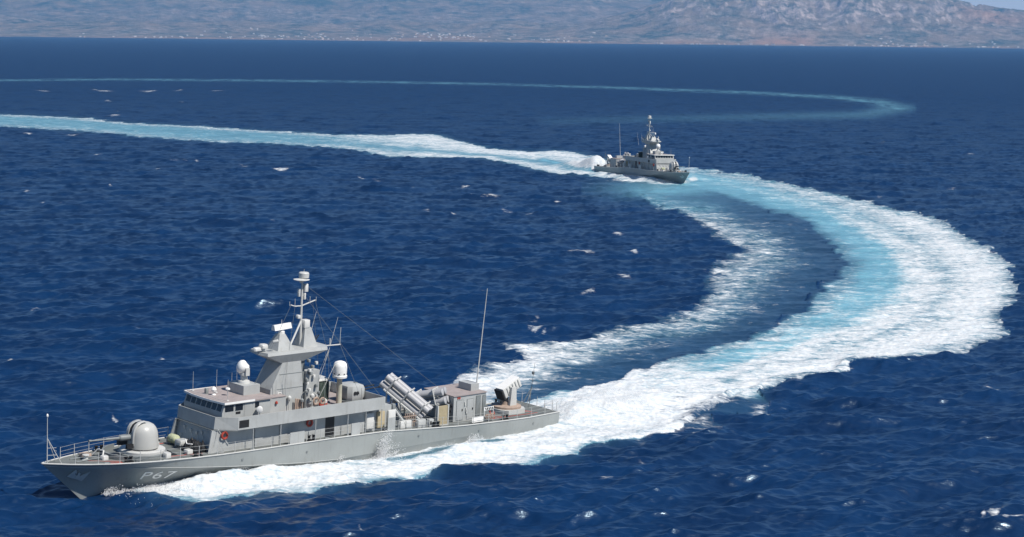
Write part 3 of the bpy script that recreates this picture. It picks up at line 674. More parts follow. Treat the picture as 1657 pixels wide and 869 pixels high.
    # ensign staff
    mb = MB(); mb.tube((1.3, 0, 1.5), (0.75, 0, 6.1), .045, 6, .02); mb.tube((2.2, .4, 1.5), (1.0, 0, 3.6), .04, 6); mb.tube((2.2, -.4, 1.5), (1.0, 0, 3.6), .04, 6); mb.tube((0.95, -.5, 4.3), (0.95, .6, 4.3), .025, 5); mb.lathe_ax((0.92, 0, 4.9), (0.9, 0, 5.3), [(.1, 0), (.14, .05), (.14, .3), (.05, .32)], 8)
    mb.build('ensign_staff', GD, root)
    # bollards in pairs, made once and copied
    mb = MB(); mb.box(-.45, .45, -.16, .16, -.02, .06)
    for x in (-.25, .25): mb.lathe([(.12, .06), (.12, .4), (.17, .43), (.17, .5), (.05, .52)], 12, cx=x)
    b0 = mb.build('bollard', K, root)
    spots = []
    for X in (50.6, 44.3, 32.2, 17.2, 7.8): spots += [(X, 1), (X, -1)]
    spots += [(3.0, -1), (2.0, -1)]
    for i, (X, sg) in enumerate(spots):
        p = deck_pt(X, 0.45); o = b0 if i == 0 else put(b0, root, (0, 0, 0)); o.location = (p[0], sg * p[1], p[2] + .02)
    # fairleads on the edge
    mb = MB(); mb.rbox(-.25, .25, -.08, .08, 0, .12, .03); f0 = mb.build('fairlead', GD, root)
    for i, (X, sg) in enumerate([(52.5, 1), (47.5, 1), (38.9, 1), (30.6, 1), (19, 1), (4.2, 1), (52.5, -1), (47.5, -1), (38.9, -1), (19, -1)]):
        p = deck_pt(X, .2); o = f0 if i == 0 else put(f0, root, (0, 0, 0)); o.location = (p[0], sg * p[1], p[2] + .03)
    # guard rails
    mb = MB(); mb.tube((0, 0, 0), (0, 0, 1.0), .035, 6, .028); mb.box(-.07, .07, -.05, .05, 0, .04); s0 = mb.build('stanchion', P, root); first = True
    XR = [0.4, 2.2, 4.3, 6.4, 8.5, 10.5, 12.6, 14.7, 16.7, 18.7, 20.6, 22.2, 25.2, 26.5, 28.2, 29.8, 31.4, 33.0, 35.0, 36.9, 38.9, 40.8, 42.6, 44.4, 46.2, 48.0, 49.8, 51.5, 53.2, 54.9]
    for sg in (1, -1):
        for X in XR:
            p = deck_pt(X, .1); o = s0 if first else put(s0, root, (0, 0, 0)); first = False
            o.location = (p[0], sg * p[1], p[2])
        mb = MB()
        for hh in (.97, .62, .3): mb.path([(deck_pt(X, .1)[0], sg * deck_pt(X, .1)[1], deck_pt(X, .1)[2] + hh) for X in XR], .013, 4)
        mb.build('guard_wire', G, root)
    for y in (-2.2, -1.1, 0, 1.1, 2.2): o = put(s0, root, (0.15, y, 1.55))
    # overboard discharges
    for X, z in ((40.5, 2.1), (33.5, 1.9), (20, 1.7), (4, .9), (12, 1.2)):
        x = X * stem_x(z) / LOA; y = hull_y(x, z)
        mb = MB(); mb.lathe_ax((x, y - .03, z), (x, y + 1, z), [(.11, 0), (.11, .07), (.06, .075)], 10); mb.build('discharge_port', GD, root)
    return root

M['pale_gun'] = paint('turret_grey', (0.42, 0.42, 0.40), 0.35, 0.04, 0.8, 0.08, dirt=(0.22, 0.2, 0.17))
M['pale_post'] = paint('cream_post_paint', (0.5, 0.48, 0.38), 0.5, 0.08, 2)
M['tube'] = paint('tube_grey', (0.37, 0.37, 0.38), 0.45, 0.05, 1.0, 0.15)

def place(root, origin, h, roll):
    h = np.array([h[0], h[1], 0.0]); h /= np.linalg.norm(h)
    p = np.array([-h[1], h[0], 0.0]); z = np.array([0, 0, 1.0])
    P = p * math.cos(roll) - z * math.sin(roll); U = p * math.sin(roll) + z * math.cos(roll)
    root.matrix_world = Matrix(((h[0], P[0], U[0], origin[0]), (h[1], P[1], U[1], origin[1]), (h[2], P[2], U[2], origin[2]), (0, 0, 0, 1)))
    return root.matrix_world.copy()

def copy_tree(o, parent=None, skip=()):
    c = o.copy(); col.objects.link(c)
    if parent: c.parent = parent; c.matrix_parent_inverse = o.matrix_parent_inverse
    for ch in list(o.children):
        if ch.name.split('.')[0] not in skip: copy_tree(ch, c, skip)
    return c

ship = build_ship()
tag(ship, 'grey patrol boat with white P67 on its bow, steaming left in the foreground', 'warship', 'grey patrol boats')
NEAR_H = np.array([-0.7221, -0.6918]); NEAR_O = np.array([2.72, 209.54, 0.0]); NEAR_ROLL = R(3.3)
NEAR_M = place(ship, NEAR_O, NEAR_H, NEAR_ROLL)
far_ship = copy_tree(ship, None, ('pennant_number',))
tag(far_ship, 'smaller distant grey patrol boat coming out of the far wake towards the right', 'warship', 'grey patrol boats')
FAR_H = np.array([0.36, -0.933]); FAR_H /= np.linalg.norm(FAR_H)
fm = chart_to_sea(1039, 287)
FAR_O = np.array([fm[0] - FAR_H[0] * 27, fm[1] - FAR_H[1] * 27, 0.0])
FAR_M = place(far_ship, FAR_O, FAR_H, R(1.0))

# ------------------------------------------------------------------ the sea: one sheet, finer where it is near
def ocean_tile(L, N, lam_peak, lam_min, lam_max, rms, wdir, spread, seed):
    r = np.random.default_rng(seed)
    k1 = np.fft.fftfreq(N, L / N) * 2 * np.pi
    kx_, ky_ = np.meshgrid(k1, k1, indexing='ij'); k = np.hypot(kx_, ky_); k[0, 0] = 1
    kp = 2 * np.pi / lam_peak
    S = np.exp(-1.2 * (kp / k) ** 2) / k ** 3.6
    cosd = (kx_ * math.cos(wdir) + ky_ * math.sin(wdir)) / k
    S *= np.abs(cosd) ** spread + 0.02
    S[(k < 2 * np.pi / lam_max) | (k > 2 * np.pi / lam_min)] = 0; S[0, 0] = 0
    A = np.sqrt(S) * (r.standard_normal((N, N)) + 1j * r.standard_normal((N, N)))
    h = np.fft.ifft2(A); hr = h.real; s = rms / hr.std()
    dx = np.fft.ifft2(1j * A * kx_ / k).real * s; dy = np.fft.ifft2(1j * A * ky_ / k).real * s
    return hr * s, dx, dy

def tile_sample(t, L, x, y):
    N = t[0].shape[0]
    fx = (x / L * N); fy = (y / L * N)
    ix = np.floor(fx).astype(np.int64); iy = np.floor(fy).astype(np.int64); ax = fx - ix; ay = fy - iy
    i0, i1, j0, j1 = ix % N, (ix + 1) % N, iy % N, (iy + 1) % N
    return [(q[i0, j0] * (1 - ax) + q[i1, j0] * ax) * (1 - ay) + (q[i0, j1] * (1 - ax) + q[i1, j1] * ax) * ay for q in t]

SEA_R = 17600.0
dyr = np.concatenate([np.array([30000, 9000, 4500, 2600, 1900, 1500, 1250, 1050, 960]), np.arange(905, 230, -0.75), np.arange(230, 7.4, -0.5)])
rad = F_PX * CAM_H / dyr
fine = np.arange(-16.0, 16.001, 0.0255)
side_a = 16.0 + np.cumsum(0.03 * 1.12 ** np.arange(1, 52)); side_a = side_a[side_a < 88]
ang = np.radians(np.concatenate([-side_a[::-1], fine, side_a]))
NR, NA = len(rad), len(ang)
rr_, aa_ = np.meshgrid(rad, ang, indexing='ij')
SX = (rr_ * np.sin(aa_)).ravel(); SY = (rr_ * np.cos(aa_)).ravel()
dist = rr_.ravel()
U, V = sea_to_chart(SX, SY)
vis = (SY > 60) & (np.abs(U - 828) < 1500) & (V < 1400)
cell = np.maximum(dist ** 2 / (F_PX * CAM_H) * 0.6, dist * 0.00045)

foam = np.zeros(SX.shape); aqua = np.zeros(SX.shape); lift = np.zeros(SX.shape); calm = np.zeros(SX.shape)
wob = (fbm(SX / 14, SY / 14, 4, 50) - 0.5)
wob2 = (fbm(SX / 5, SY / 5, 3, 60) - 0.5)
wob = wob * 0.6 + (fbm(SX / 4.5, SY / 5.5, 4, 70, 0.6) - 0.5) * 0.9
def region(pts, pad=80):
    us = [p[0] for p in pts]; vs = [p[1] for p in pts]
    return np.where(vis & (U > min(us) - pad) & (U < max(us) + pad) & (V > min(vs) - pad) & (V < max(vs) + pad))[0]

# broad outer band of the near wake
OUT = [(905, 700), (961, 716), (1033, 708), (1071, 701), (1100, 690), (1150, 668), (1230, 632), (1265, 620), (1300, 616), (1352, 607), (1365, 596), (1456, 588), (1477, 578), (1518, 571), (1560, 567), (1628, 541),
       (1622, 506), (1648, 490), (1650, 465), (1640, 440), (1628, 415), (1600, 400), (1564, 384), (1547, 368), (1506, 351), (1473, 343), (1423, 330), (1348, 314), (1282, 299), (1224, 286), (1154, 276), (1100, 270), (1040, 268)]
INN = [(903, 655), (954, 628), (1016, 598), (1040, 597), (1085, 578), (1130, 568), (1174, 558), (1236, 536), (1265, 519), (1307, 496), (1332, 467), (1352, 446), (1361, 421), (1352, 401), (1323, 380), (1294, 355), (1224, 334), (1162, 315), (1100, 303), (1040, 296)]
ix = region(OUT + INN); u, v = U[ix], V[ix]
scale_w = np.clip((v - 60) / 500, 0.1, 1.4)
u = u + wob[ix] * 46 * scale_w; v = v + wob2[ix] * 10 * scale_w
m = inside(u, v, OUT + INN[::-1])
do, to = poly_dist(u, v, OUT); di, ti = poly_dist(u, v, INN)
s = np.where(m, di / (di + do + 1e-6), np.where(do < di, 1.0, 0.0))
edge = np.where(m, 1.0, np.exp(-np.minimum(do, di) / 14.0) * 0.6)
stern = sstep(0.30, 0.06, ti)                 # close behind the ship
farz = sstep(0.55, 0.95, ti)
prof = np.interp(s, [0, 0.05, 0.12, 0.22, 0.34, 0.42, 0.52, 0.63, 0.7, 0.85, 1.0], [0.24, 0.46, 0.50, 0.45, 0.50, 0.74, 0.85, 0.68, 0.80, 0.92, 0.56])
far_p = np.interp(s, [0, 0.1, 0.35, 0.5, 0.7, 0.85, 1.0], [0.2, 0.36, 0.42, 0.50, 0.48, 0.60, 0.55])
near_p = np.interp(s, [0, 0.05, 0.2, 0.5, 1.0], [0.6, 0.88, 0.93, 0.96, 0.86])
pf_ = prof * (1 - farz) + far_p * farz; pf_ = pf_ * (1 - stern) + near_p * stern
pf_ = pf_ + 0.10 * sstep(430, 540, v) * sstep(0.42, 0.3, s)
foam[ix] = np.maximum(foam[ix], pf_ * edge)
aq = np.interp(s, [0, 0.06, 0.2, 0.38, 0.5, 0.8, 1.0], [0.0, 0.35, 0.92, 0.95, 0.6, 0.4, 0.12])
aq = aq * (1 - farz) + np.interp(s, [0, .15, .6, .85, 1], [.2, .8, .95, .6, .15]) * farz
aqua[ix] = np.maximum(aqua[ix], aq * np.where(m, 1.0, np.exp(-np.minimum(do, di) / 12.0) * 0.04))
calm[ix] = np.maximum(calm[ix], np.where(m, np.where(di < do, 0.75 + 0.25 * sstep(0, 18, di), sstep(-6, 18, do)), sstep(18, -6, np.minimum(do, di)) * .3))
# raised lip on the outer edge, close to the camera side
lipw = np.exp(-((do - 9) / 9.0) ** 2) * sstep(0.0, 0.12, to) * sstep(0.42, 0.3, to)
lift[ix] += lipw * 0.42 * np.where(m, 1, 0.5)

# white water along the near hull
HULLW = [(196, 786), (240, 801), (330, 812), (400, 800), (480, 795), (560, 787), (620, 779), (690, 772), (740, 755), (806, 749), (926, 736), (961, 717), (1033, 709), (1071, 702), (1089, 688), (1165, 691), (1150, 672), (1200, 664), (1258, 676), (1251, 643), (1225, 632), (1100, 650), (905, 640), (700, 690), (500, 720), (330, 740), (240, 770)]
ix = region(HULLW); u, v = U[ix] + wob[ix] * 40, V[ix] + wob2[ix] * 12
m = inside(u, v, HULLW); de, te = poly_dist(u, v, HULLW + HULLW[:1], 1.5)
foam[ix] = np.maximum(foam[ix], np.where(m, (0.58 + 0.34 * sstep(0, 14, de)) * (1 - .3 * sstep(1000, 1090, u) * sstep(640, 655, v)), np.exp(-de / 9.0) * 0.5))
aqua[ix] = np.maximum(aqua[ix], np.where(m, 0.4, np.exp(-de / 8.0) * 0.1))
calm[ix] = np.maximum(calm[ix], m * 0.8)
u, v = U[ix], V[ix]
dg, tg = poly_dist(u, v, [(632, 746), (690, 737), (760, 722), (812, 714)], 2.5)
gap = np.exp(-(dg / 9.0) ** 2); foam[ix] *= 1 - 0.72 * gap; aqua[ix] = np.maximum(aqua[ix], gap * 0.35)
dg, tg = poly_dist(u, v, [(1130, 672), (1180, 664), (1240, 650)], 2.0)
gp = np.exp(-(dg / 14.0) ** 2); foam[ix] *= 1 - 0.5 * gp
aqua[ix] *= 1 - 0.85 * sstep(1000, 1080, u) * sstep(640, 655, v)

# inner arm of streaky foam and the lagoon inside the turn
ARM = [(1030, 318), (1062, 336), (1110, 346), (1140, 375), (1168, 395), (1196, 404), (1160, 425), (1127, 465), (1148, 482), (1110, 507), (1040, 522), (960, 541), (900, 556), (823, 557), (845, 580), (771, 600), (700, 625)]
ix = region(ARM + INN); u, v = U[ix] + wob[ix] * 50 * np.clip((V[ix] - 60) / 450, .1, 1.2), V[ix] + wob2[ix] * 10
m = inside(u, v, ARM + [(760, 690), (900, 665)] + INN)
da, ta = poly_dist(u, v, ARM); di, ti = poly_dist(u, v, INN)
s = np.where(m, da / (da + di + 1e-6), 0)
fp = np.interp(s, [0, 0.1, 0.25, 0.4, 0.55, 0.75, 1.0], [0.38, 0.62, 0.61, 0.54, 0.47, 0.36, 0.28])
upw = sstep(360, 300, v); fp = fp * (1 - 0.42 * upw)
near_arm = sstep(0.55, 0.9, ta); fp = fp + 0.17 * near_arm * sstep(0.75, 0.25, s)
foam[ix] = np.maximum(foam[ix], np.where(m, fp, np.exp(-da / 14.0) * 0.36 * (da < di)))
aqa = np.interp(s, [0, 0.15, 0.4, 0.7, 1.0], [0.06, 0.16, 0.18, 0.09, 0.06]) * (1 + 2.4 * upw)
aqua[ix] = np.maximum(aqua[ix], np.where(m, aqa, 0))
calm[ix] = np.maximum(calm[ix], m * 0.75 * sstep(0, 30, da))

# wake of the far ship, off to the left
WU = [(-400, 172), (-100, 181), (0, 185), (135, 191), (203, 199), (297, 203), (358, 207), (473, 214), (560, 219), (640, 219), (669, 217), (701, 217), (741, 228), (792, 241), (857, 245), (897, 243), (944, 249), (990, 262), (1010, 270)]
WD = [(-400, 190), (-100, 201), (0, 205), (145, 213), (270, 225), (358, 230), (456, 234), (560, 241), (632, 254), (705, 255), (784, 257), (835, 266), (860, 273), (907, 282), (965, 286), (994, 290), (1056, 296), (1100, 297)]
ix = region(WU + WD, 40); u, v = U[ix] + wob[ix] * 14, V[ix] + wob2[ix] * 2.2
m = inside(u, v, WU + WD[::-1]); du, tu = poly_dist(u, v, WU, 4); dd, td = poly_dist(u, v, WD, 4)
s = np.where(m, du / (du + dd + 1e-6), 0)
lft = sstep(720, 420, u)
f1 = np.interp(s, [0, 0.1, 0.25, 0.6, 0.85, 1], [0.66, 0.6, 0.43, 0.43, 0.54, 0.55])
f2 = np.interp(s, [0, 0.15, 0.5, 0.62, 0.75, 0.85, 1], [0.66, 0.80, 0.68, 0.46, 0.60, 0.78, 0.62])
foam[ix] = np.maximum(foam[ix], np.where(m, f1 * lft + f2 * (1 - lft), np.exp(-np.minimum(du, dd) / 4.0) * 0.4))
aqua[ix] = np.maximum(aqua[ix], np.where(m, np.interp(s, [0, .2, .8, 1], [.2, .66, .66, .2]), np.exp(-np.minimum(du, dd) / 5.0) * .15))
calm[ix] = np.maximum(calm[ix], m * 0.9)
u, v = U[ix], V[ix]
dg, tg = poly_dist(u, v, [(880, 259), (920, 268), (962, 276)], 4)
g = np.exp(-(dg / 9.0) ** 2); foam[ix] *= 1 - 0.55 * g; aqua[ix] = np.maximum(aqua[ix], g)
# wash around the far bow
for cu, cv, ru, rv, a in ((1122, 290, 10, 5, .85), (1080, 296, 40, 3.2, .8), (1030, 292, 50, 3.2, .85)):
    ix = region([(cu, cv)], 120); q = ((U[ix] - cu) / ru) ** 2 + ((V[ix] - cv) / rv) ** 2
    foam[ix] = np.maximum(foam[ix], a * np.exp(-q * 0.7))
ix = region([(1100, 305)], 160); q = ((U[ix] - 1090) / 90) ** 2 + ((V[ix] - 306) / 14) ** 2
aqua[ix] = np.maximum(aqua[ix], .8 * np.exp(-q))

# old thin wake near the horizon
OLD = [(-600, 128), (0, 130), (180, 128.5), (500, 131), (800, 136), (1000, 142), (1200, 149.5), (1350, 157), (1420, 164.5), (1452, 175)]
ix = region(OLD, 30); d1, t1 = poly_dist(U[ix] + wob[ix] * 10, V[ix], OLD, 5)
wd = np.interp(t1, [0, .5, .8, 1], [8, 9, 14, 26]); g = np.exp(-(d1 / wd) ** 2)
aqua[ix] = np.maximum(aqua[ix], g * np.interp(t1, [0, .6, 1], [.34, .42, .5]) * sstep(-.35, .25, wob[ix])); foam[ix] = np.maximum(foam[ix], g * 0.42 * sstep(-.3, .3, wob2[ix]))
OLD2 = [(1452, 175), (1400, 186), (1200, 190), (900, 196)]
ix = region(OLD2, 30); d1, t1 = poly_dist(U[ix], V[ix], OLD2, 5); g = np.exp(-(d1 / 30) ** 2) * (1 - t1 * .8)
aqua[ix] = np.maximum(aqua[ix], g * 0.28)

# whitecaps: where the photograph shows them, and a scatter of small ones
caps = [(70, 147, 14, 1.6), (165, 146, 22, 2), (240, 147, 16, 2), (290, 146, 12, 1.5), (355, 147, 14, 1.4), (175, 164, 7, 1.3), (295, 165, 7, 1.2), (42, 216, 13, 2), (116, 218, 15, 1.8), (182, 187, 12, 1.5), (162, 250, 10, 1.6), (287, 261, 16, 2.4), (316, 261, 6, 1.5), (400, 269, 15, 2.6), (455, 274, 14, 2.4), (253, 273, 7, 1.3), (42, 310, 9, 1.5), (178, 303, 6, 1.3), (270, 302, 7, 1.4),
        (585, 289, 7, 2), (613, 292, 10, 2), (670, 303, 7, 3), (750, 303, 14, 2.6), (762, 318, 6, 2), (795, 320, 16, 2.6), (692, 340, 12, 2.2), (735, 346, 6, 2.5), (822, 340, 10, 2.4), (858, 346, 8, 2.2), (905, 328, 9, 2), (940, 409, 22, 4), (1010, 448, 14, 3), (1005, 380, 10, 3), (862, 517, 9, 4), (868, 535, 12, 4.5), (880, 541, 8, 3), (955, 475, 14, 3), (1025, 410, 8, 2.5),
        (1605, 627, 13, 3), (1370, 679, 14, 2), (1612, 832, 14, 8), (1640, 846, 18, 6), (1590, 840, 8, 5), (265, 574, 6, 2.5), (585, 849, 5, 4), (187, 680, 6, 4), (140, 646, 8, 3), (20, 585, 8, 3), (60, 500, 14, 2.5), (980, 775, 14, 4), (1040, 752, 10, 3), (1120, 700, 12, 3), (1425, 318, 7, 1.6), (1540, 305, 8, 1.6), (1430, 230, 6, 1.4), (1570, 250, 7, 1.2)]
rc = np.random.default_rng(21)
for i in range(150):
    v0 = 80 + 460 * rc.random() ** 1.8; k = (v0 - 60) / 300
    caps.append((rc.uniform(-200, 1850), v0, rc.uniform(2.0, 7.0) * (0.5 + k), rc.uniform(0.35, 0.7) * (0.5 + k)))
# wind sea
WIND = R(-76)
T1 = ocean_tile(233.0, 512, 19.0, 0.95, 60.0, 0.27, WIND, 5.0, 1)
T2 = ocean_tile(141.0, 512, 6.5, 0.95, 40.0, 0.125, WIND + R(-9), 4.0, 2)
T3 = ocean_tile(37.0, 512, 2.6, 0.45, 5.0, 0.026, WIND + R(31), 3.0, 3)
T4 = ocean_tile(53.0, 512, 3.0, 0.25, 7.0, 0.085, WIND, 0.0, 4)      # confused water in the wakes
Z = np.zeros(SX.shape); DX = np.zeros(SX.shape); DY = np.zeros(SX.shape)
for t, L, rot, lam, chp in ((T1, 233.0, R(0), 9.0, .5), (T2, 141.0, R(23), 5.0, .3), (T3, 37.0, R(-31), 1.6, .2)):
    a, b = math.cos(rot), math.sin(rot)
    qx, qy = SX * a + SY * b, -SX * b + SY * a
    h, dx, dy = tile_sample(t, L, qx, qy)
    att = 1 / (1 + (cell / (lam * 1.1)) ** 2)
    att = att * (1 - 0.62 * calm)
    Z += h * att; DX += (dx * a - dy * b) * att * chp; DY += (dx * b + dy * a) * att * chp
h4, dx4, dy4 = tile_sample(T4, 53.0, SX * .94 + SY * .34, -SX * .34 + SY * .94)
fz = np.clip(foam * 1.15 - 0.12, 0, 1) / (1 + (cell / 2.2) ** 2)
T5 = ocean_tile(19.0, 512, 0.9, 0.12, 2.4, 0.035, WIND, 0.0, 5)
h5, dx5, dy5 = tile_sample(T5, 19.0, SX * .8 + SY * .6, -SX * .6 + SY * .8)
Z += 0.7 * h5 * fz / (1 + (cell / .5) ** 2)
Z += h4 * fz * 0.4; DX += dx4 * fz * .4; DY += dy4 * fz * .4
# breaking crests
crest = sstep(1.0, 1.45, Z) * (fbm(SX / 22, SY / 22, 3, 88) > 0.56) * (calm < .3)
foam = np.maximum(foam, crest * 0.42)

for i, (cu, cv, ru, rv) in enumerate(caps):
    ix = np.where(vis & (np.abs(U - cu) < ru * 3.2) & (np.abs(V - cv) < rv * 4 + 2))[0]
    if len(ix) == 0: continue
    tilt = 0.05 * math.sin(i * 1.7)
    du_ = (U[ix] - cu) / ru; bend = 0.5 * rv * np.sin(du_ * 1.9 + i)
    q = du_ ** 2 + ((V[ix] - cv - tilt * (U[ix] - cu) - bend) / (rv * 0.7)) ** 2
    foam[ix] = np.maximum(foam[ix], (0.74 if i < 56 else 0.57) * np.exp(-q * 0.5) * (0.75 + 0.25 * sstep(-.15, .3, Z[ix])))

# waves the hulls throw up, as ridges in ship coordinates
def ridges(mw, lst, sgs=(1, -1)):
    g = np.zeros(SX.shape)
    inv = np.array(mw.inverted())
    lx = inv[0, 0] * SX + inv[0, 1] * SY + inv[0, 3]; ly = inv[1, 0] * SX + inv[1, 1] * SY + inv[1, 3]
    near = np.where((lx > -40) & (lx < 62) & (np.abs(ly) < 26))[0]
    for pts, w in lst:
        for sg in sgs:
            P2 = [(p[0], p[1] * sg) for p in pts]
            d, t = poly_dist(lx[near], ly[near], P2, 1.0)
            h = np.interp(t, np.linspace(0, 1, len(pts)), [p[2] for p in pts])
            wv = np.interp(t, np.linspace(0, 1, len(pts)), [p[3] for p in pts]) if len(pts[0]) > 3 else w
            g[near] = np.maximum(g[near], h * np.exp(-(d / wv) ** 2))
    return g, lx, ly
bow = [([(51.5, .9, .08, .5), (49, 2.0, .2, .8), (46, 3.0, .45, 1.0), (42, 3.9, .85, 1.2), (37, 4.5, .9, 1.4), (31, 5.2, .7, 1.6), (24, 6.0, .5, 1.8), (14, 7.5, .4, 2.2), (2, 10, .35, 2.6)], 1.2)]
tail = [([(-0.5, 1.0, .3, 2.4), (-4, 0.9, 1.5, 2.8), (-9, 0.8, 1.9, 3.2), (-15, 1.2, 1.1, 3.6), (-24, 2, .5, 4.2)], 3)]
for mw in (NEAR_M, FAR_M):
    g, lx, ly = ridges(mw, bow); lift += g * (1.0 + 1.2 * wob2) * (1.35 if mw is FAR_M else 1.0)
    g2, lx, ly = ridges(mw, tail); lift += g2 * (1 + 0.8 * wob2) * (2.1 if mw is FAR_M else 1.0)
    hb = np.interp(lx * LOA / 53.75, np.linspace(0, 57.2, 60), [float(wl_y(x)) for x in np.linspace(0, 57.2, 60)])
    band = ((lx > -16) & (lx < 53.5)) * np.exp(-np.maximum(np.abs(ly) - hb, 0) / 0.5) * (sstep(50, 44, lx) * .45 + .55)
    foam = np.maximum(foam, band * .9)
    foam = np.maximum(foam, np.clip(g * .9, 0, .95) * (lx < 50)); foam = np.maximum(foam, np.clip(g2 * 1.2, 0, 1))
Z += lift
SXd, SYd = SX + DX, SY + DY

me = bpy.data.meshes.new('sea')
nv = NR * NA
me.vertices.add(nv)
co = np.empty((nv, 3), np.float32); co[:, 0] = SXd; co[:, 1] = SYd; co[:, 2] = Z
me.vertices.foreach_set('co', co.ravel())
i0 = (np.arange(NR - 1)[:, None] * NA + np.arange(NA - 1)[None, :]).ravel()
quads = np.stack([i0, i0 + NA, i0 + NA + 1, i0 + 1], 1).astype(np.int32)
nf = len(quads)
me.loops.add(nf * 4); me.loops.foreach_set('vertex_index', quads.ravel())
me.polygons.add(nf); me.polygons.foreach_set('loop_start', np.arange(0, nf * 4, 4, dtype=np.int32))
me.polygons.foreach_set('use_smooth', np.ones(nf, bool))
rough_ = np.sqrt(0.28 ** 2 + 0.36 ** 2 * sstep(0.25, 6.0, np.log1p(cell) * 2.2))
for nm, arr in (('foam', foam), ('aerated', aqua), ('chop', rough_)):
    at = me.attributes.new(nm, 'FLOAT', 'POINT'); at.data.foreach_set('value', arr.astype(np.float32))
me.update(calc_edges=True)
if me.polygons[nf // 2].normal.z < 0: me.flip_normals()
sea = bpy.data.objects.new('sea', me); col.objects.link(sea)
tag(sea, 'deep blue choppy sea with white and turquoise curving wakes', 'sea', kind='structure')

def sea_material():
    m, nt, b = new_mat('sea_water'); N, L = nt.nodes, nt.links
    def noise(scale, detail, rough=0.6, dist=0.0, vec=None):
        n = N.new('ShaderNodeTexNoise'); n.inputs['Scale'].default_value = scale; n.inputs['Detail'].default_value = detail
        n.inputs['Roughness'].default_value = rough; n.inputs['Distortion'].default_value = dist
        L.new(vec or geo.outputs['Position'], n.inputs['Vector']); return n.outputs['Fac']
    def mth(op, a, c, clamp=False):
        n = N.new('ShaderNodeMath'); n.operation = op; n.use_clamp = clamp
        for i, q in enumerate((a, c)):
            if hasattr(q, 'links'): L.new(q, n.inputs[i])
            elif q is not None: n.inputs[i].default_value = q
        return n.outputs[0]
    def rng_(x, a, c, d=0.0, e=1.0, smooth=True):
        n = N.new('ShaderNodeMapRange'); n.interpolation_type = 'SMOOTHSTEP' if smooth else 'LINEAR'
        for k, q in zip(('From Min', 'From Max', 'To Min', 'To Max'), (a, c, d, e)): n.inputs[k].default_value = q
        L.new(x, n.inputs['Value']); return n.outputs[0]
    def mix(f, a, c):
        n = N.new('ShaderNodeMix'); n.data_type = 'RGBA'; L.new(f, n.inputs[0])
        for i, q in ((6, a), (7, c)):
            if hasattr(q, 'links'): L.new(q, n.inputs[i])
            else: n.inputs[i].default_value = (*q, 1)
        return n.outputs[2]
    geo = N.new('ShaderNodeNewGeometry')
    mp = N.new('ShaderNodeMapping'); mp.inputs['Scale'].default_value = (0.36, 0.9, 1.0); L.new(geo.outputs['Position'], mp.inputs['Vector'])
    st = mp.outputs[0]
    mp2 = N.new('ShaderNodeMapping'); mp2.inputs['Scale'].default_value = (0.6, 1.25, 1.0); mp2.inputs['Rotation'].default_value = (0, 0, R(-20)); L.new(geo.outputs['Position'], mp2.inputs['Vector'])
    af = N.new('ShaderNodeAttribute'); af.attribute_name = 'foam'
    aa = N.new('ShaderNodeAttribute'); aa.attribute_name = 'aerated'
    ac = N.new('ShaderNodeAttribute'); ac.attribute_name = 'chop'
    n1 = noise(0.6, 10, 0.72, 0.7, st); n2 = noise(0.09, 6, 0.6, 0.5); n3 = noise(2.4, 6, 0.7, 0.4, st)
    comb = mth('ADD', mth('MULTIPLY', mth('SUBTRACT', n1, 0.5), 1.5), mth('MULTIPLY', mth('SUBTRACT', n2, 0.5), 0.5))
    comb = mth('ADD', comb, mth('MULTIPLY', mth('SUBTRACT', n3, 0.5), 1.0))
    val = mth('ADD', af.outputs['Fac'], mth('MULTIPLY', comb, 0.8))
    gate = rng_(af.outputs['Fac'], 0.05, 0.25)
    solid = rng_(val, 0.44, 0.90)
    fm_ = mth('MULTIPLY', solid, gate, True)
    veil = mth('MULTIPLY', rng_(val, 0.12, 0.6), 0.55)
    aq = mth('MULTIPLY', aa.outputs['Fac'], mth('ADD', 0.08, mth('MULTIPLY', mth('ADD', n2, mth('MULTIPLY', n1, 0.8)), 1.0)), True)
    aq = mth('MAXIMUM', aq, mth('MULTIPLY', mth('MULTIPLY', veil, gate), rng_(aa.outputs['Fac'], 0.02, 0.3)))
    deep = mix(rng_(n2, 0.35, 0.65), (0.0012, 0.0138, 0.052), (0.0018, 0.0215, 0.076))
    water = mix(aq, deep, (0.16, 0.385, 0.47))
    white = mix(rng_(n3, 0.3, 0.7), (0.44, 0.50, 0.54), (0.68, 0.675, 0.665))
    c = mix(fm_, water, white)
    L.new(c, b.inputs['Base Color'])
    rg = N.new('ShaderNodeMix'); rg.data_type = 'FLOAT'; L.new(fm_, rg.inputs[0]); L.new(ac.outputs['Fac'], rg.inputs[2]); rg.inputs[3].default_value = 0.9
    L.new(rg.outputs[0], b.inputs['Roughness'])
    b.inputs['IOR'].default_value = 1.333
    b.inputs['Specular Tint'].default_value = (0.62, 0.84, 1.0, 1)
    sp = mth('MULTIPLY', rng_(ac.outputs['Fac'], 0.28, 0.45, 0.95, 0.14, False), mth('SUBTRACT', 1.0, mth('MULTIPLY', fm_, 0.8)))
    L.new(sp, b.inputs['Specular IOR Level'])
    bn = mth('ADD', mth('MULTIPLY', noise(1.3, 3, 0.5, 0.5, mp2.outputs[0]), 0.75), mth('MULTIPLY', noise(6.0, 1, 0.5), 0.10))
    bn = mth('MULTIPLY', bn, mth('SUBTRACT', 1.0, mth('MULTIPLY', fm_, 0.6)))
    bn = mth('ADD', bn, mth('MULTIPLY', fm_, mth('ADD', 0.04, mth('MULTIPLY', n3, 0.10))))
    bp = N.new('ShaderNodeBump'); bp.inputs['Strength'].default_value = 1.0; bp.inputs['Distance'].default_value = 0.10
    L.new(bn, bp.inputs['Height']); L.new(bp.outputs[0], b.inputs['Normal'])
    return m
me.materials.append(sea_material())

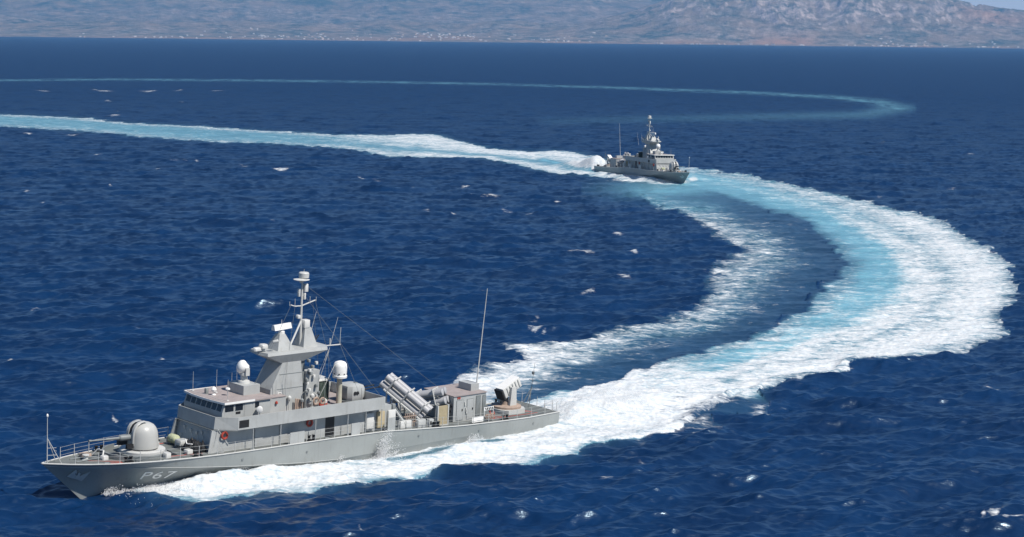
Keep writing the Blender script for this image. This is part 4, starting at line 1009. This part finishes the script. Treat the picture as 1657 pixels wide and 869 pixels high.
# ------------------------------------------------------------------ spray
def droplets(name, label, pts, size, mat):
    n = len(pts); r = np.random.default_rng(n)
    o6 = np.array([(1, 0, 0), (-1, 0, 0), (0, 1, 0), (0, -1, 0), (0, 0, 1), (0, 0, -1)], float)
    f8 = np.array([(0, 2, 4), (2, 1, 4), (1, 3, 4), (3, 0, 4), (2, 0, 5), (1, 2, 5), (3, 1, 5), (0, 3, 5)])
    sz = size[:, None, None] * (0.7 + 0.6 * r.random((n, 6, 1)))
    v = (pts[:, None, :] + o6[None] * sz).reshape(-1, 3)
    f = (f8[None] + (np.arange(n) * 6)[:, None, None]).reshape(-1, 3)
    m2 = bpy.data.meshes.new(name); m2.vertices.add(len(v)); m2.vertices.foreach_set('co', v.astype(np.float32).ravel())
    m2.loops.add(len(f) * 3); m2.loops.foreach_set('vertex_index', f.astype(np.int32).ravel())
    m2.polygons.add(len(f)); m2.polygons.foreach_set('loop_start', np.arange(0, len(f) * 3, 3, dtype=np.int32)); m2.update(calc_edges=True)
    m2.materials.append(mat)
    o = bpy.data.objects.new(name, m2); col.objects.link(o)
    return tag(o, label, 'spray', kind='stuff')
def spray_mat():
    m, nt, b = new_mat('sea_spray'); N, L = nt.nodes, nt.links
    b.inputs['Base Color'].default_value = (0.92, 0.92, 0.92, 1); b.inputs['Roughness'].default_value = 0.8
    b.inputs['Specular IOR Level'].default_value = 0.1
    t = N.new('ShaderNodeBsdfTranslucent'); t.inputs['Color'].default_value = (0.95, 0.95, 0.95, 1)
    mx = N.new('ShaderNodeMixShader'); mx.inputs[0].default_value = 0.5
    L.new(b.outputs[0], mx.inputs[1]); L.new(t.outputs[0], mx.inputs[2]); L.new(mx.outputs[0], N['Material Output'].inputs['Surface'])
    return m
SP = spray_mat()
def ship_pts(mw, loc):
    a = np.array(mw); return loc @ a[:3, :3].T + a[:3, 3]
def make_spray(mw, name, label, k, sc=1.0):
    r = np.random.default_rng(k); P_ = []; S_ = []
    # curling bow wave on each side
    n = int(6000 * sc)
    for sg in (1, -1):
        x = 51 - 34 * r.random(n) ** 1.25
        y0 = np.interp(x, [14, 24, 31, 37, 42, 46, 49, 51.5], [7.5, 6.0, 5.2, 4.5, 3.9, 3.0, 2.0, .9])
        h0 = np.interp(x, [14, 24, 31, 37, 42, 46, 49, 51.5], [.4, .6, .85, 1.1, 1.1, .6, .3, .1])
        lump = 0.55 + 0.9 * fbm(x / 1.6, np.full(n, sg * 3.0), 3, 31)
        h = h0 * lump * (1.05 - np.abs(r.normal(0, .28, n)))
        y = y0 + r.normal(0, .55, n) * (.5 + h0)
        P_.append(np.stack([x, sg * y, np.maximum(h, 0)], 1)); S_.append(r.uniform(.010, .032, n))
        # fringe of drops ahead of the curl
        n2 = int(1100 * sc); x = r.uniform(45, 51.5, n2); y = np.interp(x, [45, 51.5], [3.6, 1.5]) + r.exponential(.7, n2)
        z = np.abs(r.normal(0.25, .3, n2)); P_.append(np.stack([x, sg * y, z], 1)); S_.append(r.uniform(.015, .05, n2))
    # bursts against the hull side
    for cx, cy, hh, w, n in ((24.4, 4.3, 2.6, .9, int(2200 * sc)), (24.6, 4.3, 1.2, .9, int(1300 * sc)), (29.6, 4.2, 1.1, .25, int(260 * sc)), (13.2, 4.1, .9, .8, int(900 * sc)), (16.8, 4.3, .6, .9, int(500 * sc)), (51.6, .95, .55, .8, int(500 * sc)), (48.5, 2.1, .5, 1.0, int(500 * sc))):
        jet = r.normal(0, 1, 9)[r.integers(0, 9, n)]; t = r.random(n) ** 1.5; x = cx + (jet * .75 + r.normal(0, .3, n)) * w * (.4 + .75 * t) - .7 * t; z = .15 + hh * t * np.clip(1.1 - .4 * np.abs(jet), .25, 1.1)
        P_.append(np.stack([x, cy + np.abs(r.normal(0, .35, n)), np.maximum(z, 0)], 1)); S_.append(r.uniform(.012, .04, n))
    # plume behind the transom
    n = int(15000 * sc); x = -0.6 - 19 * r.random(n) ** 1.1
    top = np.interp(-x, [0, 1.5, 5, 10, 16, 22], [.8, 1.7, 2.5, 2.4, 1.4, .6]); lump = .6 + .8 * fbm(x / 2.2, np.full(n, 4.0), 3, 35)
    yy = r.normal(0.9, 1, n) * np.interp(-x, [0, 6, 20], [1.5, 2.2, 3.0])
    z = top * lump * np.exp(-((yy - .9) / 3.6) ** 2) * (1 - np.abs(r.normal(0, .25, n)))
    P_.append(np.stack([x, yy, np.maximum(z, 0)], 1)); S_.append(r.uniform(.010, .034, n))
    return droplets(name, label, ship_pts(mw, np.concatenate(P_)), np.concatenate(S_), SP)
make_spray(NEAR_M, 'spray', 'white spray thrown up along the foreground boat and behind its stern', 5)
make_spray(FAR_M, 'spray', 'white spray around the distant boat and in the plume behind it', 6, .8)

# ------------------------------------------------------------------ far coast: terrain
D0 = 16900.0
def terrain_height(u, d):
    """u: bearing in chart columns, d: distance in metres"""
    X = (u - 828.5) / F_PX * d
    px = d / F_PX
    k = (d - D0) / 1000.0
    plain = np.clip(k, 0, 4) * 13 + 3
    hills = fbm(X / 700, d / 900, 6, 200, .55) * sstep(0.3, 3.0, k) * 190
    back = sstep(4.0, 12.0, k) * (760 + 500 * fbm(X / 2600, d / 2600, 5, 210, ridged=True)) * sstep(1500, 1150, u)
    crest = np.interp(u, [700, 860, 930, 1000, 1100, 1250, 1400, 1500, 1530, 1570, 1620, 1660, 1750, 1900, 2300], [0, 2, 8, 30, 66, 84, 90, 70, 59, 52, 47, 43, 34, 24, 12]) * px
    rise = sstep(0.35, 2.6, k + 0.5 * (fbm(X / 600, d / 900, 3, 230) - .5)); fall = sstep(9.0, 3.6, k)
    rid = fbm(X / 300, d / 520, 6, 240, 0.6, ridged=True)
    mass = crest * rise * fall * (0.55 + 0.6 * rid)
    mass = np.where(k > 2.2, np.minimum(mass, crest * (0.95 + .06 * rid)), mass)
    h = plain + hills * (1 - .6 * sstep(900, 1050, u)) + np.maximum(back, mass)
    return np.where(k < 0, -6.0, h) * sstep(-0.02, 0.12, k) - 4 * (k < 0.0)
def terrain():
    un = np.concatenate([np.linspace(-2600, -120, 120), np.arange(-118, 1780, 2.2), np.linspace(1785, 4200, 120)])
    dn = D0 + np.concatenate([[-150, 0, 60], np.geomspace(120, 13500, 210)])
    uu, dd_ = np.meshgrid(un, dn, indexing='ij')
    hh = terrain_height(uu.ravel(), dd_.ravel())
    X = ((uu - 828.5) / F_PX * dd_).ravel(); Y = dd_.ravel()
    nx, ny = len(un), len(dn)
    m2 = bpy.data.meshes.new('coast_hills'); m2.vertices.add(nx * ny)
    m2.vertices.foreach_set('co', np.stack([X, Y, hh], 1).astype(np.float32).ravel())
    i0 = (np.arange(nx - 1)[:, None] * ny + np.arange(ny - 1)[None, :]).ravel()
    q = np.stack([i0, i0 + ny, i0 + ny + 1, i0 + 1], 1).astype(np.int32)
    m2.loops.add(q.size); m2.loops.foreach_set('vertex_index', q.ravel())
    m2.polygons.add(len(q)); m2.polygons.foreach_set('loop_start', np.arange(0, q.size, 4, dtype=np.int32))
    m2.polygons.foreach_set('use_smooth', np.ones(len(q), bool))
    soil = np.zeros(nx * ny); u_, k_ = uu.ravel(), (dd_.ravel() - D0) / 1000
    for cu, ru, ck, rk, a in ((1260, 55, .62, .25, 1.0), (1170, 70, .35, .2, .8), (1120, 60, .5, .15, .7), (1600, 60, 2.2, .35, .7), (1450, 80, .25, .15, .5), (640, 90, .6, .4, .5), (300, 130, .35, .2, .6), (720, 60, .9, .4, .5), (900, 90, .4, .2, .5), (1000, 120, .2, .12, .6)):
        soil = np.maximum(soil, a * np.exp(-((u_ - cu) / ru) ** 4 - ((k_ - ck) / rk) ** 2))
    soil = np.maximum(soil, 0.55 * np.exp(-(k_ / .28) ** 2) * sstep(.35, .6, fbm(u_ / 45, k_ * 3, 4, 260)))
    at = m2.attributes.new('bare_soil', 'FLOAT', 'POINT'); at.data.foreach_set('value', soil.astype(np.float32))
    m2.update(calc_edges=True)
    if m2.polygons[0].normal.z < 0: m2.flip_normals()
    o = bpy.data.objects.new('coast_hills', m2); col.objects.link(o)
    tag(o, 'hazy scrub covered coastal mountains with pale rock cliffs', 'mountains', kind='structure')
    m, nt, b = new_mat('hillside'); N, L = nt.nodes, nt.links
    geo = N.new('ShaderNodeNewGeometry')
    def noise(s, d, r=.6):
        n = N.new('ShaderNodeTexNoise'); n.inputs['Scale'].default_value = s; n.inputs['Detail'].default_value = d; n.inputs['Roughness'].default_value = r
        L.new(geo.outputs['Position'], n.inputs['Vector']); return n.outputs['Fac']
    def mr(x, a, c, d=0., e=1.):
        n = N.new('ShaderNodeMapRange'); n.inputs['From Min'].default_value = a; n.inputs['From Max'].default_value = c; n.inputs['To Min'].default_value = d; n.inputs['To Max'].default_value = e
        L.new(x, n.inputs['Value']); return n.outputs[0]
    def mix(f, a, c):
        n = N.new('ShaderNodeMix'); n.data_type = 'RGBA'; L.new(f, n.inputs[0])
        for i, q in ((6, a), (7, c)):
            if hasattr(q, 'links'): L.new(q, n.inputs[i])
            else: n.inputs[i].default_value = (*q, 1)
        return n.outputs[2]
    sx = N.new('ShaderNodeSeparateXYZ'); L.new(geo.outputs['Normal'], sx.inputs[0])
    slope = mr(sx.outputs[2], 0.95, 0.82)
    nA, nB, nC = noise(0.0035, 8, .68), noise(0.011, 8, .72), noise(0.0011, 5)
    base = mix(mr(nA, .4, .6), (0.03, 0.06, 0.028), (0.32, 0.22, 0.13))
    add = N.new('ShaderNodeMath'); add.operation = 'MULTIPLY'; L.new(mr(nB, .42, .58), add.inputs[0]); L.new(mr(nC, .35, .6, .35, 1.), add.inputs[1])
    mx = N.new('ShaderNodeMath'); mx.operation = 'MULTIPLY_ADD'; L.new(slope, mx.inputs[0]); mx.inputs[1].default_value = .75; 
    ml = N.new('ShaderNodeMath'); ml.operation = 'MULTIPLY'; L.new(add.outputs[0], ml.inputs[0]); ml.inputs[1].default_value = .5; L.new(ml.outputs[0], mx.inputs[2]); mx.use_clamp = True
    rock = mix(mr(nB, .35, .65), (0.16, 0.13, 0.12), (0.78, 0.62, 0.52))
    c = mix(mx.outputs[0], base, rock)
    so = N.new('ShaderNodeAttribute'); so.attribute_name = 'bare_soil'
    sm = N.new('ShaderNodeMath'); sm.operation = 'MULTIPLY'; L.new(so.outputs['Fac'], sm.inputs[0]); L.new(mr(nB, .36, .5), sm.inputs[1])
    c = mix(sm.outputs[0], c, (0.55, 0.30, 0.17))
    L.new(c, b.inputs['Base Color']); b.inputs['Roughness'].default_value = 0.95; b.inputs['Specular IOR Level'].default_value = 0.1
    bp = N.new('ShaderNodeBump'); bp.inputs['Strength'].default_value = 1.0; bp.inputs['Distance'].default_value = 55
    L.new(nB, bp.inputs['Height']); L.new(bp.outputs[0], b.inputs['Normal'])
    m2.materials.append(m)
    return o
terrain()

# ------------------------------------------------------------------ houses along the far shore
def house_mesh(name, w, d, h, roof):
    mb = MB(); mb.box(-w / 2, w / 2, -d / 2, d / 2, -4, h)
    if roof: mb.loft([[(-w / 2, -d / 2, h), (w / 2, -d / 2, h), (w / 2, d / 2, h), (-w / 2, d / 2, h)], [(-w / 2 + .1, -.1, h + d * .28), (w / 2 - .1, -.1, h + d * .28), (w / 2 - .1, .1, h + d * .28), (-w / 2 + .1, .1, h + d * .28)]])
    else: mb.box(-w / 2 - .4, w / 2 + .4, -d / 2 - .4, d / 2 + .4, h, h + .6)
    return mb
M['house_w'] = paint('whitewash', (0.70, 0.66, 0.60), 0.8, .1, .1)
M['house_t'] = paint('ochre_render', (0.6, 0.45, 0.33), 0.8, .1, .1)
protos = [house_mesh('house', 15, 9, 6, True).build('house', M['house_w']), house_mesh('house', 26, 11, 9, False).build('house', M['house_w']), house_mesh('house', 18, 10, 6, True).build('house', M['house_t'])]
rh = np.random.default_rng(77); clusters = [(720, 70, 1.1, .9, 60), (450, 90, .8, .9, 40), (905, 60, .6, .6, 30), (560, 120, .6, .6, 25), (240, 150, .4, .5, 18), (1180, 120, .12, .1, 14), (1500, 130, .5, .4, 26), (1620, 60, .25, .2, 10), (1420, 60, .12, .08, 12)]
used = [False] * 3
labs = ['small white gabled house on the hazy far shore', 'long flat roofed white building on the hazy far shore', 'ochre rendered house on the hazy far shore']
for cu, su, ck, sk, n in clusters:
    for i in range(n):
        uu = cu + rh.normal(0, su * .6); k = max(.06, ck + rh.normal(0, sk * .55)); d = D0 + k * 1000
        j = int(rh.choice(3, p=[.5, .25, .25]))
        o = protos[j] if not used[j] else protos[j].copy()
        if used[j]: col.objects.link(o)
        used[j] = True
        o.location = ((uu - 828.5) / F_PX * d, d, float(terrain_height(np.array([uu]), np.array([d]))[0]) - 0.5)
        o.rotation_euler = (0, 0, rh.uniform(-.6, .6))
        tag(o, labs[j], 'house', ['white gabled houses on the far shore', 'flat roofed buildings on the far shore', 'ochre houses on the far shore'][j])

# ------------------------------------------------------------------ air
mb = MB(); mb.box(-26000, 26000, -400, 34000, -8, 2100)
hz = mb.build('haze', bpy.data.materials.new('haze_air'), None, smooth=0)
hm = hz.data.materials[0]; hm.use_nodes = True
hn = hm.node_tree.nodes; hn.clear()
ho = hn.new('ShaderNodeOutputMaterial'); hv = hn.new('ShaderNodeVolumePrincipled')
hv.inputs['Color'].default_value = (0.24, 0.54, 1.0, 1); hv.inputs['Density'].default_value = 4.9e-5; hv.inputs['Anisotropy'].default_value = 0.1
hm.node_tree.links.new(hv.outputs[0], ho.inputs['Volume'])
tag(hz, 'thin blue sea haze softening the far mountains', 'haze', kind='stuff')
